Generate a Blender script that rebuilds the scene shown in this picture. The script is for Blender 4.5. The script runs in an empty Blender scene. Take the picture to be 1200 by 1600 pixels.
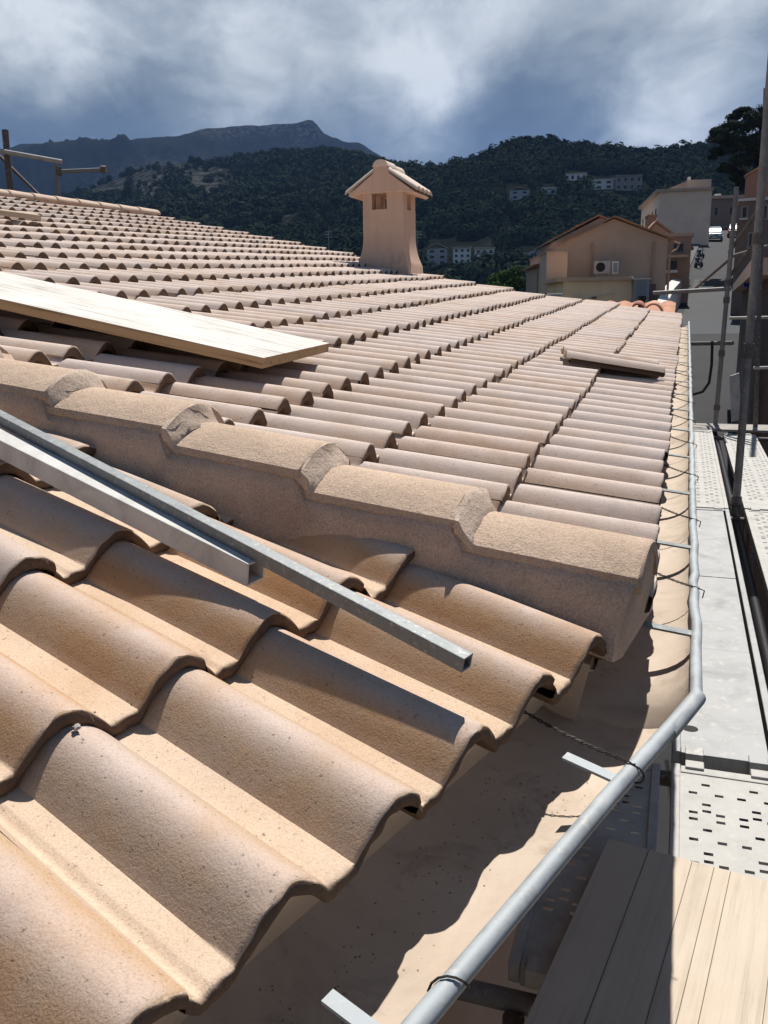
import bpy, bmesh, math, random
import numpy as np
from mathutils import Vector, Matrix, noise as mnoise
random.seed(7); rng = np.random.default_rng(11)
R = math.radians
C = bpy.context.scene.collection
SC = bpy.context.scene
A3 = lambda *v: np.array(v, float)

# ================================================================== camera
F = 1350.0                                     # focal length in pixels of the 1200 x 1600 frame
MW = np.array([[0.99985, 0.01706, 0.0], [-0.00391, 0.22903, 0.97341], [-0.0166, 0.97327, -0.22906]])  # camera right, up, forward -> world
cam_d = bpy.data.cameras.new('camera'); cam = bpy.data.objects.new('camera', cam_d); C.objects.link(cam); SC.camera = cam
cam_d.sensor_fit = 'VERTICAL'; cam_d.sensor_height = 24.0; cam_d.sensor_width = 18.0; cam_d.lens = 24.0 * F / 1600
cam_d.clip_start = 0.02; cam_d.clip_end = 30000
r_, u_, f_ = Vector(MW @ [1, 0, 0]), Vector(MW @ [0, 1, 0]), Vector(MW @ [0, 0, 1])
mm = Matrix((r_, u_, -f_)).transposed().to_4x4(); cam.matrix_world = mm

# ================================================================== light
SUN_EL, SUN_AZ = R(60), R(19.0)                # azimuth from +Y towards +X: along the far eave
SUNDIR = A3(math.sin(SUN_AZ) * math.cos(SUN_EL), math.cos(SUN_AZ) * math.cos(SUN_EL), math.sin(SUN_EL))
sun_d = bpy.data.lights.new('sun', 'SUN'); sun = bpy.data.objects.new('sun', sun_d); C.objects.link(sun)
sun_d.energy = 4.8; sun_d.angle = R(0.53); sun_d.color = (1.0, 0.955, 0.89)
sun.rotation_euler = Vector(SUNDIR).to_track_quat('Z', 'Y').to_euler()
SC.view_settings.view_transform = 'Standard'; SC.view_settings.look = 'None'
SC.view_settings.exposure = 0.64; SC.view_settings.gamma = 1.0; SC.view_settings.use_curve_mapping = False

def build_world():
    w = bpy.data.worlds.new('World'); SC.world = w; w.use_nodes = True
    nt = w.node_tree; nt.nodes.clear(); N = nt.nodes.new; L = nt.links.new
    out = N('ShaderNodeOutputWorld'); bg = N('ShaderNodeBackground'); bg.inputs['Strength'].default_value = 1.0
    sky = N('ShaderNodeTexSky'); sky.sky_type = 'NISHITA'; sky.sun_disc = False
    sky.sun_elevation = SUN_EL; sky.sun_rotation = SUN_AZ; sky.air_density = 1.2; sky.dust_density = 1.5
    sc = N('ShaderNodeVectorMath'); sc.operation = 'SCALE'; sc.inputs['Scale'].default_value = 0.07
    L(sky.outputs[0], sc.inputs[0])
    tc = N('ShaderNodeTexCoord'); sep = N('ShaderNodeSeparateXYZ'); L(tc.outputs['Generated'], sep.inputs[0])
    def math_(op, a, b=None, clamp=False):
        n = N('ShaderNodeMath'); n.operation = op; n.use_clamp = clamp
        for i, x in enumerate((a, b)):
            if x is None: continue
            if isinstance(x, (int, float)): n.inputs[i].default_value = x
            else: L(x, n.inputs[i])
        return n.outputs[0]
    zc = math_('ADD', math_('MAXIMUM', sep.outputs['Z'], 0.0), 0.22)
    px = math_('DIVIDE', sep.outputs['X'], zc); py = math_('DIVIDE', sep.outputs['Y'], zc)
    cv = N('ShaderNodeCombineXYZ'); L(px, cv.inputs[0]); L(py, cv.inputs[1])
    def noise(scale, detail, dist=0.0, off=(0, 0, 0), stretch=(1, 1, 1), rough=.55):
        mp = N('ShaderNodeMapping'); mp.inputs['Location'].default_value = off; mp.inputs['Scale'].default_value = stretch
        L(cv.outputs[0], mp.inputs[0]); n = N('ShaderNodeTexNoise'); n.inputs['Scale'].default_value = scale
        n.inputs['Detail'].default_value = detail; n.inputs['Distortion'].default_value = dist; n.inputs['Roughness'].default_value = rough
        L(mp.outputs[0], n.inputs[0]); return n.outputs[0]
    def ramp(x, stops):
        r = N('ShaderNodeValToRGB'); L(x, r.inputs[0]); e = r.color_ramp.elements
        e[0].position, e[0].color = stops[0][0], (*stops[0][1], 1); e[1].position, e[1].color = stops[-1][0], (*stops[-1][1], 1)
        for p, c in stops[1:-1]:
            k = e.new(p); k.color = (*c, 1)
        return r.outputs[0]
    a = noise(1.5, 6, 0.5, (2.3, 0.7, 0), (1.15, 0.75, 1), .55); b = noise(5.0, 8, 0.5, (5.1, 1.2, 0), (1.25, 0.8, 1), .6)
    m = math_('ADD', math_('MULTIPLY', math_('SUBTRACT', a, .5), 0.52), math_('MULTIPLY', math_('SUBTRACT', b, .5), 0.36))
    low = math_('MULTIPLY', math_('SUBTRACT', math_('MINIMUM', sep.outputs['Z'], 0.30), 0.19), 1.15)
    m = math_('ADD', math_('ADD', m, low), .395)
    # brighter and darker cloud bodies, each at its own place in the sky
    dn = N('ShaderNodeTexNoise'); dn.inputs['Scale'].default_value = 11; dn.inputs['Detail'].default_value = 7; dn.inputs['Roughness'].default_value = .62; L(tc.outputs['Generated'], dn.inputs[0])
    dv = N('ShaderNodeVectorMath'); dv.operation = 'MULTIPLY_ADD'; dv.inputs[1].default_value = (.13, .13, .085); L(dn.outputs[1], dv.inputs[0])
    off = N('ShaderNodeVectorMath'); off.operation = 'SUBTRACT'; off.inputs[1].default_value = (.065, .065, .0425); L(tc.outputs['Generated'], off.inputs[0]); L(off.outputs[0], dv.inputs[2])
    nv = N('ShaderNodeVectorMath'); nv.operation = 'NORMALIZE'; L(dv.outputs[0], nv.inputs[0])
    for (u, v, r, am) in [(70, 40, 95, .32), (20, 95, 60, .14), (240, 60, 50, .08), (115, 85, 60, .16), (450, 75, 100, .25), (345, 90, 60, .12), (650, 120, 50, .28), (700, 155, 45, .12), (760, 40, 70, .20), (870, 30, 80, .16), (560, 40, 50, .04),
                          (1130, 70, 110, .20), (980, 60, 60, .10), (1015, 222, 55, .26), (1085, 205, 60, .16), (345, 168, 80, .14), (590, 195, 60, .08), (320, 20, 60, -.12), (1000, 120, 90, -.06), (60, 170, 120, -.10), (860, 190, 110, -.09), (760, 205, 90, -.07), (480, 150, 90, -.05), (950, 140, 80, -.05), (200, 130, 90, -.05)]:
        d = MW @ A3((u - 600) / F, (800 - v) / F, 1.0); d /= np.linalg.norm(d)
        vm = N('ShaderNodeVectorMath'); vm.operation = 'DOT_PRODUCT'; vm.inputs[1].default_value = tuple(d); L(nv.outputs[0], vm.inputs[0])
        m = math_('ADD', m, math_('MULTIPLY', math_('POWER', math_('MAXIMUM', vm.outputs['Value'], 0.0), (F * 1.1 / r) ** 2), am * .85))
    high = math_('ADD', math_('MULTIPLY', math_('MINIMUM', math_('MAXIMUM', math_('SUBTRACT', sep.outputs['Z'], 0.33), 0.0), 0.15), -1.7), math_('MULTIPLY', math_('MAXIMUM', math_('SUBTRACT', 0.45, sep.outputs['Y']), 0.0), -0.09))
    m = math_('ADD', m, high)
    col = ramp(m, [(0.26, (.046, .070, .104)), (0.38, (.090, .122, .160)), (0.50, (.19, .228, .262)), (0.62, (.36, .40, .43)), (0.78, (.66, .69, .71))])
    mix = N('ShaderNodeMix'); mix.data_type = 'RGBA'; mix.inputs[0].default_value = 0.86
    L(sc.outputs[0], mix.inputs[6]); L(col, mix.inputs[7]); L(mix.outputs[2], bg.inputs['Color']); L(bg.outputs[0], out.inputs[0])
build_world()

# ================================================================== pixel helpers (frame pixel -> ray / point at a real distance)
def ray(u, v): return MW @ A3((u - 600) / F, (800 - v) / F, 1.0)
def at(u, v, Y):
    d = ray(u, v); return d * (Y / d[1])
def atz(u, v, z):
    d = ray(u, v); return d * (z / d[2])

# roof grids: O = crest tip of the eave course, U up the slope, W along the eave, N normal
G, WP = 0.3144, 0.15                           # course gauge, roll pitch
RO = [A3(0.49373, 1.50609, -0.42983), A3(0.28631, 1.0996, -0.43542)]
RU = [A3(-0.92804, 0.30979, 0.20683), A3(-0.77595, 0.58918, 0.22533)]
RW = [A3(0.32448, 0.94502, 0.04049), A3(-0.61395, -0.7874, -0.05535)]
RN = [A3(0.18292, -0.10469, 0.97754), A3(0.14482, -0.18129, 0.97271)]
def rp(s, c, k, h=0.0): return RO[s] + RU[s] * (c * G) + RW[s] * (k * WP) + RN[s] * h
def onp(u, v, s, h=0.0):
    d = ray(u, v); return d * (((RO[s] + RN[s] * h) @ RN[s]) / (d @ RN[s]))
HIP = np.cross(RN[0], RN[1]); HIP /= np.linalg.norm(HIP)          # runs down the hip
HIP0 = A3(0.29857, 1.10471, -0.43629)
HN = np.cross(HIP, A3(0, 0, 1)); HN /= np.linalg.norm(HN)
if HN @ (rp(1, 0, 4) - HIP0) < 0: HN = -HN                         # horizontal, towards the near slope
def hp(q, off, h): return HIP0 + HIP * q + HN * off + A3(0, 0, h)

# ================================================================== object helpers
LOC = {}
class MB:
    def __init__(s): s.v = []; s.f = []; s.n = 0
    def add(s, vs, fs):
        vs = np.asarray(vs, float).reshape(-1, 3); n = s.n
        s.v.append(vs); s.n += len(vs); s.f += [tuple(i + n for i in f) for f in fs]; return s
    def frame(s, o, a, b, c):                    # box from a corner and three edge vectors
        o, a, b, c = map(np.asarray, (o, a, b, c))
        P = [o, o + a, o + a + b, o + b]; P = P + [p + c for p in P]
        fs = [(3, 2, 1, 0), (4, 5, 6, 7), (0, 1, 5, 4), (1, 2, 6, 5), (2, 3, 7, 6), (3, 0, 4, 7)]
        if np.cross(a, b) @ c < 0: fs = [f[::-1] for f in fs]
        return s.add(P, fs)
    def box(s, x0, x1, y0, y1, z0, z1): return s.frame((x0, y0, z0), (x1 - x0, 0, 0), (0, y1 - y0, 0), (0, 0, z1 - z0))
    def tube(s, pts, r, n=10, cap=True):
        pts = [np.asarray(p, float) for p in pts]; m = len(pts); rr = r if hasattr(r, '__len__') else [r] * m
        rings = []; up = None
        for i, p in enumerate(pts):
            t = pts[min(i + 1, m - 1)] - pts[max(i - 1, 0)]; t /= np.linalg.norm(t) + 1e-12
            if up is None: up = A3(0, 0, 1) if abs(t[2]) < .9 else A3(1, 0, 0)
            x = np.cross(t, up); x /= np.linalg.norm(x); y = np.cross(x, t); up = y
            rings += [p + rr[i] * (math.cos(2 * math.pi * j / n) * x + math.sin(2 * math.pi * j / n) * y) for j in range(n)]
        fs = [(i * n + j, i * n + (j + 1) % n, (i + 1) * n + (j + 1) % n, (i + 1) * n + j) for i in range(m - 1) for j in range(n)]
        if cap: fs += [tuple(range(n))[::-1], tuple((m - 1) * n + j for j in range(n))]
        return s.add(rings, fs)
    def sweep(s, rings, closed=True, cap=True):  # rings: list of equal-length point lists
        n = len(rings[0]); m = len(rings); vs = [p for r in rings for p in r]; e = n if closed else n - 1
        fs = [(i * n + j, i * n + (j + 1) % n, (i + 1) * n + (j + 1) % n, (i + 1) * n + j) for i in range(m - 1) for j in range(e)]
        if cap and closed: fs += [tuple(range(n))[::-1], tuple((m - 1) * n + j for j in range(n))]
        return s.add(vs, fs)
    def build(s, name, mat, parent=None, smooth=False, bevel=0.0, bseg=2, flip=True):
        me = bpy.data.meshes.new(name); o = bpy.data.objects.new(name, me); C.objects.link(o)
        base = A3(0, 0, 0)
        if parent is not None: o.parent = parent; base = LOC[parent.name]
        LOC[o.name] = base
        v = np.vstack(s.v) - base
        me.from_pydata(v.tolist(), [], s.f); me.materials.append(mat)
        if flip:
            bm = bmesh.new(); bm.from_mesh(me); bmesh.ops.recalc_face_normals(bm, faces=bm.faces); bm.to_mesh(me); bm.free()
        if smooth:
            me.polygons.foreach_set('use_smooth', [True] * len(me.polygons)); 
            me.set_sharp_from_angle(angle=R(42))
        if bevel:
            b = o.modifiers.new('edge', 'BEVEL'); b.width = bevel; b.segments = bseg; b.limit_method = 'ANGLE'; b.angle_limit = R(35)
        return o
def tag(o, label=None, cat=None, group=None, kind=None):
    for k, v in (('label', label), ('category', cat), ('group', group), ('kind', kind)):
        if v: o[k] = v
    return o
def empty(name, loc, label, cat, group=None):
    o = bpy.data.objects.new(name, None); C.objects.link(o); o.location = loc; o.empty_display_size = .2
    LOC[o.name] = A3(*loc); return tag(o, label, cat, group)

# ================================================================== materials
class MT:
    def __init__(s, name, rough=.8, spec=.3, metal=0.0):
        s.m = bpy.data.materials.new(name); s.m.use_nodes = True; s.nt = s.m.node_tree; s.b = s.nt.nodes['Principled BSDF']
        s.b.inputs['Roughness'].default_value = rough; s.b.inputs['Specular IOR Level'].default_value = spec; s.b.inputs['Metallic'].default_value = metal
        s.tc = s.N('ShaderNodeTexCoord').outputs['Object']
    def N(s, t): return s.nt.nodes.new(t)
    def L(s, a, b): s.nt.links.new(a, b)
    def vec(s, stretch):
        mp = s.N('ShaderNodeMapping'); mp.inputs['Scale'].default_value = stretch; s.L(s.tc, mp.inputs[0]); return mp.outputs[0]
    def noise(s, scale, detail=4, rough=.55, dist=0, stretch=None):
        n = s.N('ShaderNodeTexNoise'); n.inputs['Scale'].default_value = scale; n.inputs['Detail'].default_value = detail
        n.inputs['Roughness'].default_value = rough; n.inputs['Distortion'].default_value = dist
        s.L(s.vec(stretch) if stretch else s.tc, n.inputs[0]); return n.outputs[0]
    def ramp(s, x, stops):
        r = s.N('ShaderNodeValToRGB'); s.L(x, r.inputs[0]); e = r.color_ramp.elements
        tc = lambda c: (*c, 1) if hasattr(c, '__len__') else (c, c, c, 1)
        e[0].position, e[0].color = stops[0][0], tc(stops[0][1]); e[1].position, e[1].color = stops[-1][0], tc(stops[-1][1])
        for p, c in stops[1:-1]: e.new(p).color = tc(c)
        return r.outputs[0]
    def mix(s, fac, a, b, mode='MIX'):
        n = s.N('ShaderNodeMix'); n.data_type = 'RGBA'; n.blend_type = mode
        for x, i in ((fac, 0), (a, 6), (b, 7)):
            if hasattr(x, '__len__'): n.inputs[i].default_value = (*x, 1)
            elif isinstance(x, (int, float)): n.inputs[i].default_value = x
            else: s.L(x, n.inputs[i])
        return n.outputs[2]
    def math(s, op, a, b=0.0, clamp=False):
        n = s.N('ShaderNodeMath'); n.operation = op; n.use_clamp = clamp
        for i, x in enumerate((a, b)):
            if isinstance(x, (int, float)): n.inputs[i].default_value = x
            else: s.L(x, n.inputs[i])
        return n.outputs[0]
    def rnd(s): return s.N('ShaderNodeNewGeometry').outputs['Random Per Island']
    def bump(s, h, strength, dist, prev=None):
        n = s.N('ShaderNodeBump'); n.inputs['Strength'].default_value = strength; n.inputs['Distance'].default_value = dist
        s.L(h, n.inputs['Height'])
        if prev is not None: s.L(prev, n.inputs['Normal'])
        return n.outputs[0]
    def done(s, col, normal=None, rough=None):
        if hasattr(col, '__len__'): s.b.inputs['Base Color'].default_value = (*col, 1)
        else: s.L(col, s.b.inputs['Base Color'])
        if normal is not None: s.L(normal, s.b.inputs['Normal'])
        if rough is not None: s.L(rough, s.b.inputs['Roughness'])
        return s.m
def plain(name, c, var=.12, scale=3.0, rough=.8, metal=0.0, spec=.3, bscale=40, bump=.15, bdist=.01, stretch=None):
    t = MT(name, rough, spec, metal); c = np.array(c)
    n = t.noise(scale, 6, .62, .4, stretch)
    col = t.ramp(n, [(.3, c * (1 - var)), (.5, c), (.72, np.minimum(c * (1 + var), .95))])
    nb = t.bump(t.noise(bscale, 5, .6, 0, stretch), bump, bdist)
    return t.done(col, nb)

def tile_material(name, pal, crest_lo, crest_amt, crest_c, pan_c):
    t = MT(name, .95, .08)
    rnd = t.rnd()
    big = t.noise(5.5, 4, .6, .5); mid = t.noise(16, 5, .6); grain = t.noise(420, 2, .7); pit = t.noise(170, 3, .6)
    x = t.math('ADD', t.math('MULTIPLY', big, .75), t.math('ADD', t.math('MULTIPLY', rnd, .34), t.math('MULTIPLY', mid, .25)))
    col = t.ramp(x, pal)
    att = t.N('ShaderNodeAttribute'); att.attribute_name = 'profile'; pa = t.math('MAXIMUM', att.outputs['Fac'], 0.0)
    # dust-washed pans are paler peach, dusted crests greyer (pigment and dust of the tile itself); uncoated brown noses darkened further as painted shade
    pan = t.math('SUBTRACT', 1.0, t.math('MULTIPLY', pa, 4.5), True)
    pan = t.math('MULTIPLY', pan, t.ramp(t.noise(9, 4, .6), [(.3, .55), (.6, 1.0)]))
    col = t.mix(t.math('MULTIPLY', pan, .85), col, pan_c)
    crest = t.math('MULTIPLY', t.math('SUBTRACT', pa, crest_lo, True), 1.1 / (1 - crest_lo), True)
    col = t.mix(t.math('MULTIPLY', crest, t.ramp(t.noise(11, 4, .65), [(.3, crest_amt * .35), (.7, crest_amt)])), col, crest_c)
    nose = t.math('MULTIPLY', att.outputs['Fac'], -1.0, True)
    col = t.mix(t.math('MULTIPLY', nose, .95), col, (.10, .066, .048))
    sp = t.ramp(grain, [(.25, .74), (.45, .98), (.55, 1.02), (.78, 1.18)])
    col = t.mix(1.0, col, sp, 'MULTIPLY')
    pits = t.ramp(pit, [(.27, .45), (.36, 1.0)])
    col = t.mix(1.0, col, pits, 'MULTIPLY')
    white = t.ramp(t.noise(36, 5, .75), [(.69, 0.0), (.76, .55)])
    col = t.mix(white, col, (.62, .53, .46))
    nb = t.bump(grain, .32, .0018); nb = t.bump(pits, .3, .002, nb); nb = t.bump(t.noise(60, 4, .6), .25, .003, nb)
    stain = t.ramp(t.noise(3.1, 7, .7, .8), [(.54, 0.0), (.68, .32)])
    col = t.mix(stain, col, (.25, .17, .12))
    return t.done(col, nb)
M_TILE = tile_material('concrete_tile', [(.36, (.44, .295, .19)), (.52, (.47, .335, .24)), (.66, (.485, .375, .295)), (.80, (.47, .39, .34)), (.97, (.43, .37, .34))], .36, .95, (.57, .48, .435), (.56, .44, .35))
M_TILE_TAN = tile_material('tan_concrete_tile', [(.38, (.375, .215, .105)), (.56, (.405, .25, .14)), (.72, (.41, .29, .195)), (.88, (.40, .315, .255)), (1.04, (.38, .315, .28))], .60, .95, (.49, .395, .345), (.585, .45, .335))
def mortar_material(name, c, dark):
    t = MT(name, .95, .1); c = np.array(c)
    n = t.noise(7, 6, .65, .3); g = t.noise(300, 3, .7)
    col = t.ramp(n, [(.3, c * dark), (.5, c), (.7, np.minimum(c * 1.15, .9))])
    col = t.mix(1.0, col, t.ramp(g, [(.25, .6), (.5, 1.0), (.8, 1.3)]), 'MULTIPLY')
    speck = t.ramp(t.noise(70, 6, .8), [(.60, 0.0), (.66, .7)])
    col = t.mix(speck, col, (.58, .46, .37))
    nb = t.bump(g, .6, .003); nb = t.bump(t.noise(45, 5, .65), .5, .006, nb)
    return t.done(col, nb)
M_MORTAR = mortar_material('bedding_mortar', (.50, .37, .285), .78)
M_ROUGH = mortar_material('rough_mortar', (.50, .395, .315), .66)
M_HIPT = mortar_material('hip_tile_concrete', (.46, .345, .26), .86)
M_FILL = plain('cream_mortar', (.50, .40, .30), .1, 14, bscale=120, bump=.3, bdist=.004)
M_STUCCO = plain('peach_render', (.44, .285, .205), .06, 2.2, .95, bscale=90, bump=.12, bdist=.006)
def stucco(name, c):
    t = MT(name, .95, .1); c = np.array(c); n = t.noise(3, 6, .65)
    col = t.ramp(n, [(.3, c * .92), (.5, c), (.72, c * 1.08)])
    run = t.math('MULTIPLY', t.ramp(t.noise(1.0, 5, .65, .2, (16, 16, 1.3)), [(.48, 0.0), (.66, .5)]), t.ramp(t.noise(4, 4), [(.4, .2), (.65, 1.0)]))
    col = t.mix(run, col, c * .62)
    return t.done(col, t.bump(t.noise(70, 5, .65), .3, .006, t.bump(t.noise(9, 4), .3, .01)))
M_STUCCO2 = stucco('chimney_render', (.55, .395, .305))
M_ROOFPALE = plain('pale_cap_tile', (.60, .50, .42), .08, 9, .9, bscale=150, bump=.2, bdist=.004)
M_DARK = plain('dark_void', (.02, .018, .016), .1)
def dusty_gutter():
    t = MT('dusty_sheet_metal', .75, .3)
    n = t.noise(6, 6, .65, .6)
    col = t.ramp(n, [(.3, (.36, .285, .22)), (.5, (.46, .375, .295)), (.72, (.52, .435, .355))])
    dirt = t.ramp(t.noise(11, 9, .74, .5), [(.55, 0.0), (.68, .6)])
    col = t.mix(dirt, col, (.24, .19, .155))
    col = t.mix(t.ramp(t.noise(2.2, 5, .7, 1.0), [(.5, 0.0), (.7, .3)]), col, (.30, .25, .205))
    return t.done(col, t.bump(t.noise(140, 4), .15, .002))
M_GUT = dusty_gutter()
def zinc(name, c, rough=.5, metal=.55, sc=18):
    t = MT(name, rough, .5, metal); c = np.array(c)
    n = t.noise(sc, 6, .65, .5)
    col = t.ramp(n, [(.3, c * .72), (.5, c), (.7, c * 1.2)])
    dust = t.ramp(t.noise(sc * 3, 8, .75), [(.55, 0.0), (.68, .6)])
    col = t.mix(dust, col, (.50, .46, .41))
    return t.done(col, t.bump(t.noise(sc * 6, 4), .12, .002), t.ramp(n, [(.3, rough - .1), (.7, rough + .15)]))
M_ZINC = zinc('zinc', (.33, .355, .37), .68, .18)
M_GALV = zinc('galvanised_steel', (.17, .185, .19), .55, .3, 42)
M_ALU = zinc('plastered_aluminium', (.50, .49, .47), .8, .05, 14)
M_DECK = zinc('deck_steel', (.365, .36, .34), .68, .12, 9)
M_DECKS = zinc('deck_sheet', (.29, .295, .295), .6, .2, 6)
M_TUBE = zinc('scaffold_tube', (.19, .185, .18), .6, .35, 11)
M_RUST = zinc('dark_scaffold_tube', (.10, .088, .08), .7, .15, 11)
M_WIRE = plain('tying_wire', (.05, .045, .04), .2, 60, .6, .4)
M_CABLE = plain('black_cable', (.012, .012, .014), .1, 20, .5)
def wood_material(name, c, axis, grey=.35, sc=1.0, wash=0.0):
    t = MT(name, .85, .15); c = np.array(c)
    st = tuple(1.6 * sc if a else 40.0 * sc for a in axis)
    n = t.noise(1.0, 8, .62, .6, st); w = t.noise(2.6 * sc, 6, .65)
    col = t.ramp(n, [(.25, c * .72), (.45, c), (.6, c * 1.06), (.78, c * .84)])
    if wash:
        nz = t.N('ShaderNodeSeparateXYZ'); t.L(t.N('ShaderNodeTexCoord').outputs['Normal'], nz.inputs[0])
        top = t.math('MULTIPLY', t.math('GREATER_THAN', nz.outputs[2], .6), t.ramp(w, [(.24, .6), (.46, 1.0)]))
        col = t.mix(t.math('MULTIPLY', top, wash), col, (.60, .59, .56))
    else: col = t.mix(t.math('MULTIPLY', t.ramp(w, [(.35, 0.0), (.7, 1.0)]), grey), col, (.56, .50, .42))
    cr = t.ramp(t.noise(1.0, 6, .75, .3, tuple(2.4 * sc if a else 90.0 * sc for a in axis)), [(.52, 0.0), (.59, .9)])
    cr = t.math('MULTIPLY', cr, t.ramp(t.noise(3.5 * sc, 3, .6), [(.38, .1), (.58, 1.0)]))
    col = t.mix(cr if wash else t.math('MULTIPLY', cr, .3), col, c * .42)
    spots = t.ramp(t.noise(30 * sc, 6, .75), [(.65, 0.0), (.73, .55)])
    col = t.mix(spots, col, c * .5)
    return t.done(col, t.bump(cr, -.5, .003, t.bump(n, .3, .003)))

# ================================================================== the roofed house
HL = A3(-1.5, 5.0, -8.0)
house = empty('tiled_house', HL, 'house under a newly laid pinkish concrete tile roof with a rendered chimney, filling the foreground', 'house')
H_T, TH = 0.045, 0.021                          # roll height, tile thickness
RWID = .375
def prof(t):
    t = t - math.floor(t + .5); x = abs(t) / RWID
    return 0.0 if x >= 1 else .92 * math.cos(math.pi * x / 2) ** .92 + .08 * (0.5 + 0.5 * math.cos(math.pi * x))
def tile_top(t, a, lip=True, th=None):
    h = -H_T + H_T * prof(t) - (th or TH) * 1.05 * a / G
    if lip and t < -.05: h += .005 * min(1.0, (-.05 - t) / .2)
    if lip and t > 1.55: h -= .003
    return h
def tile_shell(place, seg, rows, length=G + .035, under=.13, jit=.0015, lip=True, TH=TH):
    """one double-roll tile: place(a, t, h) -> point"""
    ts = sorted(set([-.27 + 2.0 * i / seg for i in range(seg + 1)] + ([x + b for x in (0, 1) for b in (-RWID, RWID) if -.27 < x + b < 1.73] if seg > 20 else [])))
    al = [(under, -TH), (.005, -TH), (.0005, -TH * .85), (-.001, -TH * .45), (.0005, -TH * .14), (.0035, 0), (.009, 0)] if seg > 20 else [(under * .5, -TH), (0, -TH), (0, -TH * .12), (.004, 0)]
    al += [(length * i / rows, 0) for i in range(1, rows + 1)]
    vs = []; pr = []
    sd = random.random() * 50
    for a, off in al:
        for t in ts:
            j = jit * mnoise.noise((t * 9 + sd, a * 40, off * 200)) if seg > 20 and a < .01 else 0
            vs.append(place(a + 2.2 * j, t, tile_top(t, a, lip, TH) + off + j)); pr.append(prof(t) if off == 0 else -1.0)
    n = len(ts); fs = [(i * n + k, i * n + k + 1, (i + 1) * n + k + 1, (i + 1) * n + k) for i in range(len(al) - 1) for k in range(n - 1)]
    return vs, fs, pr
def tile_mesh(name, shells, parent, clips=(), mat=None):
    m = MB(); pr = []
    for vs, fs, p in shells: m.add(vs, fs); pr += p
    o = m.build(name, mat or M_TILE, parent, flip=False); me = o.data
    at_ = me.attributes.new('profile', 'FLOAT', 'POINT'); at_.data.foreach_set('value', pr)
    if clips:
        bm = bmesh.new(); bm.from_mesh(me); base = LOC[o.name]
        for co, no in clips:
            bmesh.ops.bisect_plane(bm, geom=bm.verts[:] + bm.edges[:] + bm.faces[:], plane_co=Vector(np.asarray(co) - base), plane_no=Vector(no), clear_outer=True)
        bm.to_mesh(me); bm.free()
    me.polygons.foreach_set('use_smooth', [True] * len(me.polygons)); me.set_sharp_from_angle(angle=R(55))
    return o
R0, R1 = onp(-60, 296, 0), onp(240, 334, 0)      # ridge line
RD = (R1 - R0) / np.linalg.norm(R1 - R0)
RNRM = np.cross(RD, A3(0, 0, 1)); RNRM /= np.linalg.norm(RNRM)
if RNRM @ (RO[0] - R0) > 0: RNRM = -RNRM         # away from the slope
KEND = [54, 52, 52, 48.6, 46.8, 47.6, 45.8, 45.6, 45.2, 46.2, 48.2, 50, 51, 51.6, 51, 50.4, 50.4, 50.5, 50.6, 50.6, 50, 50, 50]
DB = [-.08, .10, .32, -.18, -.45, -.2, .1, .3, -.1, .2, -.3, .1, 0, .3, -.2, .1, -.1, .2, 0, .1, 0, 0, 0]
# roof slopes: the sheathing is the part, the tile courses lie on it
def slab(s, c0, c1, k0, k1, clips, name):
    m = MB(); m.frame(rp(s, c0, k0, -.075), RU[s] * (c1 - c0) * G, RW[s] * (k1 - k0) * WP, -RN[s] * .12)
    o = m.build(name, M_FILL, house); bm = bmesh.new(); bm.from_mesh(o.data)
    for co, no in clips:
        g = bmesh.ops.bisect_plane(bm, geom=bm.verts[:] + bm.edges[:] + bm.faces[:], plane_co=Vector(np.asarray(co) - LOC[o.name]), plane_no=Vector(no), clear_outer=True)
        bmesh.ops.holes_fill(bm, edges=bm.edges[:])
    bm.to_mesh(o.data); bm.free(); return o
clip_far = [(hp(0, -.10, 0), HN), (R0 + RNRM * .02, RNRM)]
clip_near = [(hp(0, -.085, 0), -HN)]
far_slope = slab(0, .2, 23, -5, 44.5, [(hp(0, -.05, 0), HN), (R0 + RNRM * .02, RNRM)], 'roof_slope')
near_slope = slab(1, .2, 11, -5, 14, [(hp(0, -.05, 0), -HN)], 'roof_slope')
far_slope['label'] = 'long roof slope of small rolls receding to the chimney'; near_slope['label'] = 'near roof slope of large tiles in close view'
for c in range(0, 22):
    sh = []; k = -5 + (c % 2) * 0
    while k < KEND[c] - .8:
        d = np.linalg.norm(rp(0, c, k)); seg, rows = (44, 5) if d < 2.6 else ((22, 3) if d < 4.5 else (16, 2))
        jx, jy, jz = random.uniform(-.007, .007), random.uniform(-.007, .007), random.uniform(0, .0045)
        if seg > 20 and seg != 44: seg = 22
        sh.append(tile_shell(lambda a, t, h, k=k: rp(0, c + (a + jx + .005 * mnoise.noise((k * .11, c * 1.7, 4))) / G, k + DB[c] + t + jy / WP, h + jz), seg, rows, lip=False, TH=.029))
        k += 2
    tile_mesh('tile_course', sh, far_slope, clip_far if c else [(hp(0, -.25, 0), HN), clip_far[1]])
for c in range(0, 10):
    sh = []
    for k in range(-5, 15, 2):
        jx, jy, jz, tw = random.uniform(-.004, .004), random.uniform(-.003, .003), random.uniform(0, .003), random.uniform(-.012, .012)
        fine = 76 if c < 5 else 30
        sh.append(tile_shell(lambda a, t, h, k=k: rp(1, c + (a + jx + tw * (t - .7) * WP) / G, k + t + (jy - tw * a) / WP, h + jz), fine, 14 if c < 4 else 4))
    tile_mesh('tile_course', sh, near_slope, clip_near, M_TILE_TAN)
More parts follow.
